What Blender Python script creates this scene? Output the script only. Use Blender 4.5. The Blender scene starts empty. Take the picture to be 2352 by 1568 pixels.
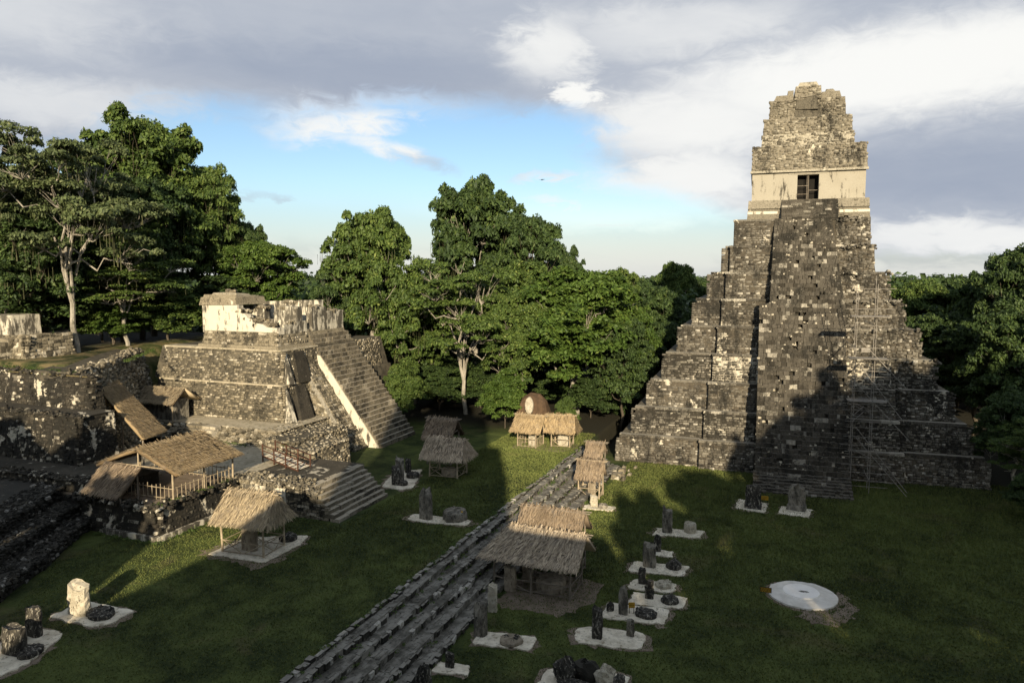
import bpy, math, random
import numpy as np
from mathutils import Vector, Matrix

scene = bpy.context.scene
COL = scene.collection
R = math.radians
V3 = lambda *a: np.array(a, float)

# ------------------------------------------------------------------ camera, sky, sun, exposure
CAM = np.array([0.0, 0.0, 22.0])
YAW, PITCH = R(21.48), R(5.24)          # looking north of east from the high landing of the western temple
SUN_AZ, SUN_EL = 21.5, 18.0             # light travels 21.5 deg north of east, sun 18 deg up
cam_d = bpy.data.cameras.new('camera')
cam_d.sensor_width = 36.0
cam_d.lens = 36.0 * 1680 / 2352
cam_d.clip_start, cam_d.clip_end = 0.1, 9000
cam = bpy.data.objects.new('camera', cam_d)
COL.objects.link(cam)
cam.location = CAM
cam.rotation_euler = (R(90) - PITCH, 0, YAW - R(90))
scene.camera = cam

scene.view_settings.view_transform = 'Standard'
scene.view_settings.look = 'None'
scene.view_settings.exposure = 0.75
scene.view_settings.gamma = 1.0
scene.render.engine = 'CYCLES'
scene.cycles.use_denoising = True
scene.cycles.use_adaptive_sampling = True
scene.cycles.adaptive_threshold = 0.02
scene.cycles.max_bounces = 3
scene.cycles.diffuse_bounces = 1
scene.cycles.transmission_bounces = 2
scene.cycles.transparent_max_bounces = 4
scene.cycles.caustics_reflective = False
scene.cycles.caustics_refractive = False

sun_d = bpy.data.lights.new('sun', 'SUN')
sun_d.energy = 5.0
sun_d.angle = R(0.6)
sun_d.color = (1.0, 0.84, 0.62)
sun = bpy.data.objects.new('sun', sun_d)
COL.objects.link(sun)
_el, _az = R(SUN_EL), R(SUN_AZ)
_dir = Vector((math.cos(_el) * math.cos(_az), math.cos(_el) * math.sin(_az), -math.sin(_el)))
sun.rotation_euler = _dir.to_track_quat('-Z', 'Y').to_euler()
sun.location = (-60, -25, 60)


class Ex:
    """tiny expression wrapper that writes Math nodes"""
    def __init__(s, nt, sock): s.nt, s.s = nt, sock
    def _op(s, op, *o):
        n = s.nt.nodes.new('ShaderNodeMath'); n.operation = op
        for i, v in enumerate((s,) + o):
            if isinstance(v, Ex): s.nt.links.new(v.s, n.inputs[i])
            else: n.inputs[i].default_value = v
        return Ex(s.nt, n.outputs[0])
    def __add__(s, o): return s._op('ADD', o)
    def __radd__(s, o): return s._op('ADD', o)
    def __sub__(s, o): return s._op('SUBTRACT', o)
    def __mul__(s, o): return s._op('MULTIPLY', o)
    def __rmul__(s, o): return s._op('MULTIPLY', o)
    def max(s, o): return s._op('MAXIMUM', o)
    def min(s, o): return s._op('MINIMUM', o)
    def fract(s): return s._op('FRACT')
    def step(s, a, b):
        n = s.nt.nodes.new('ShaderNodeMapRange'); n.interpolation_type = 'SMOOTHSTEP'
        n.inputs['From Min'].default_value = a; n.inputs['From Max'].default_value = b
        s.nt.links.new(s.s, n.inputs['Value'])
        return Ex(s.nt, n.outputs['Result'])
    def rsub(s, v):
        n = s.nt.nodes.new('ShaderNodeMath'); n.operation = 'SUBTRACT'
        n.inputs[0].default_value = v; s.nt.links.new(s.s, n.inputs[1])
        return Ex(s.nt, n.outputs[0])


def mixc(nt, fac, a, b, mode='MIX'):
    n = nt.nodes.new('ShaderNodeMix'); n.data_type = 'RGBA'; n.blend_type = mode
    for sock, v in ((n.inputs[0], fac), (n.inputs[6], a), (n.inputs[7], b)):
        if isinstance(v, Ex): nt.links.new(v.s, sock)
        elif hasattr(v, 'links'): nt.links.new(v, sock)
        elif isinstance(v, (tuple, list)): sock.default_value = (*v[:3], 1)
        else: sock.default_value = v
    return n.outputs[2]


def noise(nt, vec, scale, detail=4, rough=0.55, dist=0.0, sc=(1, 1, 1), loc=(0, 0, 0)):
    m = nt.nodes.new('ShaderNodeMapping')
    m.inputs['Scale'].default_value = sc; m.inputs['Location'].default_value = loc
    nt.links.new(vec, m.inputs['Vector'])
    n = nt.nodes.new('ShaderNodeTexNoise')
    n.inputs['Scale'].default_value = scale; n.inputs['Detail'].default_value = detail
    n.inputs['Roughness'].default_value = rough; n.inputs['Distortion'].default_value = dist
    nt.links.new(m.outputs[0], n.inputs['Vector'])
    return Ex(nt, n.outputs['Fac'])


# ---- world: physical sky with a broken evening cloud deck
world = bpy.data.worlds.new('World'); scene.world = world; world.use_nodes = True
wt = world.node_tree; wt.nodes.clear()
SKY_STRENGTH = 0.088
sky = wt.nodes.new('ShaderNodeTexSky'); sky.sky_type = 'NISHITA'; sky.sun_disc = False
sky.sun_elevation = R(SUN_EL); sky.sun_rotation = R(270 - SUN_AZ)
sky.air_density, sky.dust_density, sky.ozone_density = 1.0, 0.7, 2.6
tc = wt.nodes.new('ShaderNodeTexCoord')
sep = wt.nodes.new('ShaderNodeSeparateXYZ'); wt.links.new(tc.outputs['Generated'], sep.inputs[0])
dx, dy, dz = (Ex(wt, sep.outputs[i]) for i in range(3))
K = 180 / math.pi
az0 = dy._op('ARCTAN2', dx) * K
el0 = dz._op('ARCSINE') * K
comb = wt.nodes.new('ShaderNodeCombineXYZ')
wt.links.new((az0 * 0.05).s, comb.inputs[0]); wt.links.new((el0 * 0.11).s, comb.inputs[1])
cv = comb.outputs[0]
n_big = noise(wt, cv, 1.3, 5, 0.55, 0.3)
n_mid = noise(wt, cv, 3.4, 6, 0.6, 0.6, loc=(3, 7, 0))
n_fine = noise(wt, cv, 9.0, 7, 0.62, 0.8, loc=(1, 2, 5))
n_str = noise(wt, cv, 3.0, 6, 0.6, 0.5, sc=(0.6, 2.6, 1), loc=(5, 1, 2))
wa = az0 + (n_mid - 0.5) * 6.0 + (n_fine - 0.5) * 5.0
we = el0 + (n_big - 0.5) * 1.8 + (n_fine - 0.5) * 2.0 + (n_str - 0.5) * 0.8


def blob(a, e, sa, se, tilt=0.0, inner=0.3, outer=1.5):
    u = (wa - a); v = (we - e)
    if tilt: v = v + u * tilt
    q = (u * (1 / sa)) * (u * (1 / sa)) + (v * (1 / se)) * (v * (1 / se))
    return q._op('SQRT').step(inner, outer).rsub(1.0)


gap = blob(29, 7.0, 16.5, 6.4, 0.03, .7, 1.12).max(blob(42, 8.2, 8, 4.0, 0, .5, 1.3)).max(blob(20, 10.2, 6.0, 2.3, 0, .5, 1.3)).max(blob(13, 3.2, 12, 3.6, -0.16, .6, 1.25)).max(blob(26, -0.5, 26, 3.0, 0, .6, 1.3)).max(
    blob(45, 4.8, 17, 3.9, 0.05, .5, 1.4)).max(blob(-8, -.4, 12, 1.6))
inside = gap.rsub(1.0)
wisp = (blob(34.5, 11.3, 5.2, 1.3, 0.15) * 0.95).max(blob(31, 9.4, 4.2, 0.7, -0.28) * 0.95).max(blob(19, 7.3, 2.8, 0.35) * 0.85).max(
    blob(18.5, 5.6, 1.8, 0.5) * 0.7).max(blob(14.5, 3.7, 3.2, 0.25) * 0.6).max(blob(13, 2.3, 1.5, 0.7) * 0.65).max(blob(40, 5.6, 2.4, 0.35) * 0.5)
wisp = wisp * (n_fine.step(0.22, 0.62) * 0.65 + 0.35)
dens_out = n_big.step(0.36, 0.64)
near = ((az0 - 21.5)._op('ABSOLUTE').step(38, 62).rsub(1.0)) * (el0.step(20, 34).rsub(1.0))
cover_in = inside.max(wisp)
veil = el0.step(0.0, 7.5).rsub(1.0) * 0.72
cover = (cover_in * near + dens_out * 0.85 * near.rsub(1.0)).max(veil)
lite = (blob(-6, 13.4, 16, 3.0, 0.03) * 0.95).max(blob(16.2, 13.2, 1.9, 1.5, 0, 0.2, 1.25) * 1.1).max(blob(18.5, 16.6, 3.6, 2.4) * 0.6).max(
    blob(8, 11.0, 9, 2.8) * 0.7).max(blob(8, 7.2, 6, 2.4) * 0.72).max(blob(52, 11.0, 9, 1.6) * 0.4).max(blob(9, 17.5, 9, 2.0) * 0.42).max(
    blob(33, 10.4, 7.5, 2.4, 0.1) * 1.0).max(blob(-10, 2.6, 9, 1.2) * 0.62).max(blob(15, 5.6, 12, 2.6) * 0.8).max(blob(56, 17, 9, 3) * .3)
dusk = blob(-10, 6.6, 10, 2.4, 0, .2, 1.5) * .2 + blob(33, 14.6, 13, 1.9, 0, .2, 1.6) * .2
shade = (lite + 0.16 - dusk + (n_mid - 0.5) * 0.2 + (n_str - 0.5) * 0.10)
shade_out = (n_mid - 0.5) * 1.1 + 0.62
shade = (shade * near + shade_out * near.rsub(1.0)).step(-0.22, 1.10).max(veil * gap)
cl_dark, cl_lite = (0.205, 0.236, 0.298), (0.57, 0.57, 0.555)
ccol = mixc(wt, shade, tuple(c / SKY_STRENGTH for c in cl_dark), tuple(c / SKY_STRENGTH for c in cl_lite))
final = mixc(wt, cover, sky.outputs[0], ccol)
bg = wt.nodes.new('ShaderNodeBackground'); bg.inputs['Strength'].default_value = SKY_STRENGTH
wo = wt.nodes.new('ShaderNodeOutputWorld')
wt.links.new(final, bg.inputs['Color']); wt.links.new(bg.outputs[0], wo.inputs['Surface'])

# ------------------------------------------------------------------ materials
MATS = {}


def new_mat(name):
    m = bpy.data.materials.new(name); m.use_nodes = True
    nt = m.node_tree; nt.nodes.clear()
    out = nt.nodes.new('ShaderNodeOutputMaterial')
    bs = nt.nodes.new('ShaderNodeBsdfPrincipled')
    bs.inputs['Roughness'].default_value = 0.92
    bs.inputs['Specular IOR Level'].default_value = 0.15
    nt.links.new(bs.outputs[0], out.inputs['Surface'])
    geo = nt.nodes.new('ShaderNodeNewGeometry')
    oi = nt.nodes.new('ShaderNodeObjectInfo')
    rnd = (Ex(nt, geo.outputs['Random Per Island']) + Ex(nt, oi.outputs['Random'])).fract()
    MATS[name] = m
    return m, nt, bs, out, geo.outputs['Position'], rnd


def setc(nt, bs, col, bump=None, strength=0.5, dist=0.05):
    nt.links.new(col, bs.inputs['Base Color'])
    if bump is not None:
        b = nt.nodes.new('ShaderNodeBump'); b.inputs['Strength'].default_value = strength
        b.inputs['Distance'].default_value = dist
        nt.links.new(bump.s, b.inputs['Height']); nt.links.new(b.outputs[0], bs.inputs['Normal'])


def ramp(nt, fac, stops):
    n = nt.nodes.new('ShaderNodeValToRGB'); nt.links.new(fac.s, n.inputs[0])
    e = n.color_ramp.elements
    while len(e) > 1: e.remove(e[0])
    e[0].position = stops[0][0]; e[0].color = (*stops[0][1], 1)
    for p, c in stops[1:]:
        k = e.new(p); k.color = (*c, 1)
    return n.outputs[0]


def masonry(name, dark=(0.035, 0.031, 0.024), mid=(0.14, 0.12, 0.085), warm=(0.22, 0.19, 0.135), pale=(0.56, 0.51, 0.39),
            pale_amt=0.10, black=0.5, plaster=0.0, scale=0.30, top=0.55, dust=(0.27, 0.24, 0.175)):
    m, nt, bs, out, pos, rnd = new_mat(name)
    col = ramp(nt, rnd, [(0.0, dark), (0.30, mid), (0.6, warm), (1 - pale_amt - 0.10, mid), (1 - pale_amt, pale), (1.0, pale)])
    big = noise(nt, pos, scale, 4, 0.62, 0.4)
    streak = noise(nt, pos, 1.1, 3, 0.6, 0.2, sc=(1, 1, 0.16))
    fine = noise(nt, pos, 5.5, 3, 0.68)
    speck = noise(nt, pos, 2.8, 5, 0.75, 0.4)
    lich = ((big * 0.5 + streak * 0.35 + fine * 0.25).step(0.60 - 0.17 * black, 0.72 - 0.10 * black))
    col = mixc(nt, lich * 0.9, col, (0.016, 0.0155, 0.013))
    col = mixc(nt, fine.step(0.35, 0.75) * 0.5, col, (0.03, 0.028, 0.02))
    col = mixc(nt, speck.step(0.60, 0.70) * 0.55, col, (0.34, 0.31, 0.235))
    if plaster > 0:
        pm = (noise(nt, pos, scale * 1.3, 5, 0.66, 0.7, loc=(11, 3, 8)) + (streak - 0.5) * 0.4).step(0.72 - 0.3 * plaster, 0.78 - 0.3 * plaster)
        pc = mixc(nt, speck, (0.62, 0.57, 0.44), (0.40, 0.36, 0.27))
        col = mixc(nt, pm * 0.9, col, pc)
    gn = [n for n in nt.nodes if n.bl_idname == 'ShaderNodeNewGeometry'][0]
    sn = nt.nodes.new('ShaderNodeSeparateXYZ'); nt.links.new(gn.outputs['True Normal'], sn.inputs[0])
    up_ = Ex(nt, sn.outputs[2]).step(.72, .92) * (speck * .9 + .15)
    col = mixc(nt, up_ * top, col, dust)
    setc(nt, bs, col, fine + speck * 0.6, 0.6, 0.08)
    return m


masonry('temple_stone', mid=(0.13, 0.118, 0.092), warm=(0.185, 0.168, 0.13), pale=(0.40, 0.372, 0.298), pale_amt=0.05, black=0.56, plaster=0.40, top=.9, dust=(.40, .365, .285))
masonry('stair_stone', dark=(0.03, 0.026, 0.019), mid=(0.072, 0.064, 0.049), warm=(0.095, 0.085, 0.066), pale=(0.34, 0.315, 0.25), pale_amt=0.035, black=0.62, top=.7, dust=(.20, .18, .14))
masonry('acro_stair', dark=(0.09, 0.078, 0.054), mid=(0.16, 0.138, 0.097), warm=(0.19, 0.165, 0.115), pale=(0.30, 0.265, 0.195), pale_amt=0.04, black=0.42, top=1.0, dust=(0.42, 0.375, 0.28))
masonry('temple_core', dark=(0.03, 0.027, 0.02), mid=(0.07, 0.06, 0.043), warm=(0.10, 0.085, 0.06), pale_amt=0.02, black=0.6, plaster=0.25)
masonry('comb_stone', dark=(0.09, 0.08, 0.058), mid=(0.20, 0.178, 0.13), warm=(0.245, 0.22, 0.163), pale=(0.36, 0.33, 0.25), pale_amt=0.08, black=0.36, plaster=0.14)
masonry('acropolis_stone', dark=(0.06, 0.053, 0.037), mid=(0.20, 0.173, 0.118), warm=(0.26, 0.224, 0.153), pale=(0.48, 0.43, 0.32), pale_amt=0.07, black=0.34, plaster=0.30)
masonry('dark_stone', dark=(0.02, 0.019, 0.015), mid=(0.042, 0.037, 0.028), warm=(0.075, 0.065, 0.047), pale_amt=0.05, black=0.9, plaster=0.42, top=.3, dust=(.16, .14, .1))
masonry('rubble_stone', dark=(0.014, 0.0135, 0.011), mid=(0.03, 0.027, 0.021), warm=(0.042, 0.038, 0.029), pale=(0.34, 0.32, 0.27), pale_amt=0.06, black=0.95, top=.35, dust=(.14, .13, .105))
masonry('step_stone', dark=(0.02, 0.019, 0.015), mid=(0.055, 0.05, 0.04), warm=(0.09, 0.083, 0.066), pale=(0.48, 0.455, 0.385), pale_amt=0.13, black=0.6, top=.9, dust=(0.36, 0.335, 0.275))


def simple(name, a, b, scale=2.0, bump=0.3, c=None, detail=6, rnd_amt=0.0, sc=(1, 1, 1), lo=0.35, hi=0.65):
    m, nt, bs, out, pos, rnd = new_mat(name)
    n1 = noise(nt, pos, scale, detail, 0.62, 0.3, sc=sc)
    col = mixc(nt, n1.step(lo, hi), a, b)
    if c:
        n2 = noise(nt, pos, scale * 3.1, 6, 0.7, 0.5, sc=sc, loc=(4, 9, 2))
        col = mixc(nt, n2.step(0.52, 0.66), col, c)
    if rnd_amt:
        col = mixc(nt, rnd * rnd_amt, col, tuple(x * 0.35 for x in a))
    setc(nt, bs, col, noise(nt, pos, scale * 4, 5, 0.65), bump, 0.04)
    return m


def plaster_mat(name, streaks, lum=1.0):
    m, nt, bs, out, pos, rnd = new_mat(name)
    n1 = noise(nt, pos, 0.7, 6, 0.6, 0.3)
    st = noise(nt, pos, 1.7, 5, 0.66, 0.5, sc=(1, 1, 0.22))
    fn = noise(nt, pos, 6, 6, 0.7)
    col = mixc(nt, n1, tuple(lum * c for c in (0.60, 0.56, 0.44)), tuple(lum * c for c in (0.47, 0.425, 0.32)))
    col = mixc(nt, (st * 0.7 + n1 * 0.3 + fn * 0.15).step(0.66 - streaks * 0.17, 0.74 - streaks * 0.13) * 0.93, col, (0.045, 0.04, 0.03))
    col = mixc(nt, fn.step(0.55, 0.8) * 0.5, col, (0.30, 0.27, 0.20))
    setc(nt, bs, col, fn, 0.35, 0.05)


plaster_mat('plaster', 0.35)
plaster_mat('temple_plaster', 0.3, .58)
plaster_mat('streaked_plaster', 0.95)
simple('limestone_pad', (0.76, 0.69, 0.535), (0.54, 0.48, 0.355), 1.3, 0.5, (0.27, 0.225, 0.15))
simple('earth_floor', (0.42, 0.37, 0.265), (0.31, 0.27, 0.188), 0.7, 0.4, (0.15, 0.14, 0.08))
simple('bare_soil', (0.22, 0.175, 0.13), (0.16, 0.125, 0.088), 0.9, 0.5, (0.09, 0.085, 0.045))
simple('mortar', (0.05, 0.045, 0.033), (0.10, 0.088, 0.062), 1.6, 0.5)
simple('tread_stone', (0.24, 0.225, 0.185), (0.10, 0.093, 0.074), 1.1, 0.7, (0.045, 0.042, 0.033), sc=(1, 1, 1), lo=0.38, hi=0.62)
simple('stela_dark', (0.022, 0.021, 0.018), (0.06, 0.055, 0.044), 2.2, 0.7, (0.33, 0.305, 0.245), sc=(1, 1, 0.45))
simple('stela_grey', (0.07, 0.064, 0.05), (0.25, 0.228, 0.178), 2.4, 0.7, (0.025, 0.023, 0.019), sc=(1, 1, 0.4))
simple('stela_tan', (0.30, 0.255, 0.18), (0.20, 0.165, 0.115), 1.6, 0.4, (0.11, 0.09, 0.065), sc=(1, 1, 0.4))
simple('stela_pale', (0.46, 0.42, 0.32), (0.33, 0.295, 0.215), 2.4, 0.5, (0.14, 0.125, 0.09))
simple('white_lime', (0.88, 0.845, 0.765), (0.80, 0.765, 0.685), 1.2, 0.15)
simple('lime_rim', (0.70, 0.665, 0.585), (0.58, 0.545, 0.465), 1.2, 0.2)
simple('pole_wood', (0.42, 0.35, 0.235), (0.27, 0.215, 0.14), 3.0, 0.3, rnd_amt=0.4)
simple('grey_pole', (0.25, 0.215, 0.165), (0.16, 0.135, 0.10), 3.0, 0.3, rnd_amt=0.4)
simple('brown_wood', (0.085, 0.042, 0.026), (0.055, 0.028, 0.018), 3.0, 0.3)
simple('scaffold_metal', (0.26, 0.24, 0.20), (0.16, 0.145, 0.12), 4.0, 0.1)
simple('pale_bark', (0.36, 0.33, 0.265), (0.20, 0.18, 0.14), 1.4, 0.5, (0.08, 0.075, 0.052), sc=(1, 1, 0.5))
simple('dark_bark', (0.10, 0.083, 0.06), (0.055, 0.046, 0.033), 1.6, 0.6, sc=(1, 1, 0.4))
simple('moss', (0.085, 0.085, 0.042), (0.05, 0.052, 0.026), 1.0, 0.2, rnd_amt=0.5)
simple('sign_yellow', (0.55, 0.33, 0.03), (0.48, 0.28, 0.025), 2.0, 0.0)
simple('sign_black', (0.02, 0.019, 0.015), (0.025, 0.022, 0.017), 2.0, 0.0)
simple('interior_shade', (0.012, 0.011, 0.009), (0.016, 0.014, 0.011), 2.0, 0.0)
simple('red_earth', (0.10, 0.065, 0.038), (0.06, 0.04, 0.025), 1.4, 0.5)
simple('bird_black', (0.02, 0.02, 0.02), (0.03, 0.03, 0.03), 2.0, 0.0)


def thatch_mat(name, a, b, dk):
    m, nt, bs, out, pos, rnd = new_mat(name)
    col = ramp(nt, rnd, [(0.0, dk), (0.22, b), (0.6, a), (1.0, tuple(min(1, x * 1.25) for x in a))])
    n1 = noise(nt, pos, 0.9, 5, 0.6)
    col = mixc(nt, n1.step(0.42, 0.7) * 0.6, col, b)
    col = mixc(nt, noise(nt, pos, 2.3, 4, .6, loc=(3, 3, 3)).step(.5, .7) * .5, col, (0.16, 0.14, 0.115))
    setc(nt, bs, col)


thatch_mat('thatch_gold', (0.40, 0.30, 0.165), (0.25, 0.185, 0.10), (0.12, 0.083, 0.045))
thatch_mat('thatch_straw', (0.42, 0.34, 0.215), (0.27, 0.215, 0.132), (0.12, 0.09, 0.055))
thatch_mat('thatch_grey', (0.50, 0.41, 0.285), (0.33, 0.265, 0.18), (0.075, 0.057, 0.039))
thatch_mat('thatch_brown', (0.27, 0.21, 0.14), (0.165, 0.125, 0.083), (0.045, 0.034, 0.023))


def leaf_mat(name, lo, hi, yel):
    m, nt, bs, out, pos, rnd = new_mat(name)
    col = ramp(nt, rnd, [(0.0, lo), (0.55, hi), (0.9, hi), (1.0, yel)])
    n1 = noise(nt, pos, 0.22, 4, 0.6)
    col = mixc(nt, n1.step(0.35, 0.7) * 0.55, col, lo)
    bs.inputs['Roughness'].default_value = 0.6
    bs.inputs['Specular IOR Level'].default_value = 0.25
    nt.links.new(col, bs.inputs['Base Color'])
    tr = nt.nodes.new('ShaderNodeBsdfTranslucent'); nt.links.new(col, tr.inputs['Color'])
    mx = nt.nodes.new('ShaderNodeMixShader'); mx.inputs[0].default_value = 0.22
    nt.links.new(bs.outputs[0], mx.inputs[1]); nt.links.new(tr.outputs[0], mx.inputs[2])
    nt.links.new(mx.outputs[0], out.inputs['Surface'])


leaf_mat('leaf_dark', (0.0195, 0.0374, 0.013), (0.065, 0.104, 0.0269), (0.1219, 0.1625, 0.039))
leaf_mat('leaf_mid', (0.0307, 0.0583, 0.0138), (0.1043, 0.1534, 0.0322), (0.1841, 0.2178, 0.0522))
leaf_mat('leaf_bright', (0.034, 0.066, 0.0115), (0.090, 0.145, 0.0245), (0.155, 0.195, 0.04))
leaf_mat('leaf_olive', (0.0478, 0.0673, 0.0269), (0.1166, 0.1465, 0.0553), (0.2093, 0.2242, 0.1017))


def grass_mat(name, blades):
    m, nt, bs, out, pos, rnd = new_mat(name)
    big = noise(nt, pos, 0.085, 6, 0.6, 0.5)
    mid = noise(nt, pos, 0.45, 6, 0.65, 0.4)
    fine = noise(nt, pos, 3.2, 6, 0.75)
    col = mixc(nt, (big * 0.55 + mid * 0.55).step(0.42, 0.68), (0.018, 0.0285, 0.0085), (0.086, 0.110, 0.0285))
    col = mixc(nt, fine.step(0.42, 0.72) * 0.5, col, (0.082, 0.097, 0.027))
    col = mixc(nt, (mid * 0.6 + fine * 0.4).step(0.56, 0.68) * 0.4, col, (0.085, 0.072, 0.037))
    col = mixc(nt, noise(nt, pos, 0.16, 5, .65, .8, loc=(7, 1, 3)).step(.56, .70) * .55, col, (0.105, 0.09, 0.042))
    if blades:
        col = mixc(nt, rnd * 0.6, col, (0.16, 0.175, 0.05))
        setc(nt, bs, col)
    else:
        sep2 = nt.nodes.new('ShaderNodeSeparateXYZ'); nt.links.new(pos, sep2.inputs[0])
        gz = Ex(nt, sep2.outputs[2]); gxx = Ex(nt, sep2.outputs[0]); gyy = Ex(nt, sep2.outputs[1])
        litter = gz.step(4.0, 9.0) * (mid.step(0.38, 0.6))
        col = mixc(nt, litter * 0.85, col, (0.17, 0.13, 0.065))
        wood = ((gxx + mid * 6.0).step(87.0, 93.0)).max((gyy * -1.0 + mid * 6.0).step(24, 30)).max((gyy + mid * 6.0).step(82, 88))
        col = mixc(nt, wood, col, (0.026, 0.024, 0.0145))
        setc(nt, bs, col, fine + mid, 0.9, 0.12)


grass_mat('grass', False)
grass_mat('grass_blade', True)

# ------------------------------------------------------------------ mesh helpers
rng = np.random.default_rng(7)


def fast_mesh(name, verts, faces, mat=None, smooth=False):
    verts = np.asarray(verts, np.float32).reshape(-1, 3); faces = np.asarray(faces, np.int32)
    me = bpy.data.meshes.new(name)
    k = faces.shape[1]
    me.vertices.add(len(verts)); me.vertices.foreach_set('co', verts.ravel())
    me.loops.add(faces.size); me.loops.foreach_set('vertex_index', faces.ravel())
    me.polygons.add(len(faces)); me.polygons.foreach_set('loop_start', np.arange(0, faces.size, k, dtype=np.int32))
    if smooth: me.polygons.foreach_set('use_smooth', np.ones(len(faces), bool))
    me.update(calc_edges=True)
    if mat: me.materials.append(MATS[mat])
    return me


class MB:
    def __init__(s): s.v, s.f = [], []
    def add(s, vs, fs):
        o = len(s.v); s.v += [tuple(map(float, p)) for p in vs]; s.f += [tuple(i + o for i in q) for q in fs]
        return s
    def box(s, x0, x1, y0, y1, z0, z1, bat=(0, 0, 0, 0), jit=0.0):
        w, e, so, n = bat
        p = [(x0, y0, z0), (x1, y0, z0), (x1, y1, z0), (x0, y1, z0),
             (x0 + w, y0 + so, z1), (x1 - e, y0 + so, z1), (x1 - e, y1 - n, z1), (x0 + w, y1 - n, z1)]
        if jit: p = [tuple(c + rng.uniform(-jit, jit) for c in q) for q in p]
        return s.add(p, [(3, 2, 1, 0), (4, 5, 6, 7), (0, 1, 5, 4), (1, 2, 6, 5), (2, 3, 7, 6), (3, 0, 4, 7)])
    def hexa(s, p):
        return s.add(p, [(3, 2, 1, 0), (4, 5, 6, 7), (0, 1, 5, 4), (1, 2, 6, 5), (2, 3, 7, 6), (3, 0, 4, 7)])
    def prism(s, poly, z0, z1, inset=0.0):
        n = len(poly); c = np.mean(np.array(poly, float), axis=0)
        top = [(p[0] + (c[0] - p[0]) * inset, p[1] + (c[1] - p[1]) * inset, z1) for p in poly]
        vs = [(p[0], p[1], z0) for p in poly] + top
        fs = [tuple(range(n - 1, -1, -1)), tuple(range(n, 2 * n))] + [(i, (i + 1) % n, n + (i + 1) % n, n + i) for i in range(n)]
        return s.add(vs, fs)
    def extrude_x(s, prof, x0, x1):
        """profile of (y, z) counter-clockwise, pushed along x"""
        n = len(prof)
        vs = [(x0, y, z) for y, z in prof] + [(x1, y, z) for y, z in prof]
        fs = [tuple(range(n)), tuple(range(2 * n - 1, n - 1, -1))] + [(i, n + i, n + (i + 1) % n, (i + 1) % n) for i in range(n)]
        return s.add(vs, fs)
    def tube(s, a, b, r0, r1=None, n=6):
        a, b = np.array(a, float), np.array(b, float); r1 = r0 if r1 is None else r1
        d = b - a; L = np.linalg.norm(d); d /= max(L, 1e-6)
        u = np.cross(d, (0, 0, 1) if abs(d[2]) < 0.9 else (1, 0, 0)); u /= np.linalg.norm(u); w = np.cross(d, u)
        vs = []
        for c, r in ((a, r0), (b, r1)):
            for i in range(n):
                t = 2 * math.pi * i / n
                vs.append(c + u * r * math.cos(t) + w * r * math.sin(t))
        fs = [(i, (i + 1) % n, n + (i + 1) % n, n + i) for i in range(n)] + [tuple(range(n - 1, -1, -1)), tuple(range(n, 2 * n))]
        return s.add(vs, fs)
    def mesh(s, name, mat=None):
        me = bpy.data.meshes.new(name); me.from_pydata(s.v, [], s.f); me.update()
        if mat: me.materials.append(MATS[mat])
        return me


def link(name, me, parent=None, mat=None, kind=None):
    o = bpy.data.objects.new(name, me); COL.objects.link(o)
    if parent is not None: o.parent = parent
    if kind: o['kind'] = kind
    return o


def part(name, mb, mat, parent, kind=None):
    return link(name, mb.mesh(name, mat), parent, kind=kind)


def tag(o, label, cat, group=None, kind=None):
    o['label'] = label; o['category'] = cat
    if group: o['group'] = group
    if kind: o['kind'] = kind
    return o


def thing(name, label, cat, loc=(0, 0, 0), rotz=0.0, group=None):
    o = bpy.data.objects.new(name, None); o.empty_display_size = 0.3
    COL.objects.link(o); o.location = loc; o.rotation_euler = (0, 0, rotz)
    return tag(o, label, cat, group)


def structure(o):
    o['kind'] = 'structure'; return o


_fw = V3(math.cos(YAW) * math.cos(PITCH), math.sin(YAW) * math.cos(PITCH), -math.sin(PITCH))
_rt = V3(math.sin(YAW), -math.cos(YAW), 0)
_up = np.cross(_rt, _fw)

UNIT_BLOCKS = []


def unit_blocks():
    if UNIT_BLOCKS: return UNIT_BLOCKS
    for k in range(8):
        r = np.random.default_rng(100 + k)
        base = np.array([[x, y, z] for z in (-1, 1) for y in (-1, 1) for x in (-1, 1)], float)
        front = base[:, 2] > 0
        base[front, :2] *= r.uniform(0.80, 0.95, (4, 2))
        base[front, 2] += r.uniform(-0.35, 0.1, 4)
        UNIT_BLOCKS.append(base)
    return UNIT_BLOCKS


BF = np.array([(4, 5, 7, 6), (0, 4, 6, 2), (1, 3, 7, 5), (2, 6, 7, 3), (0, 1, 5, 4)])


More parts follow.
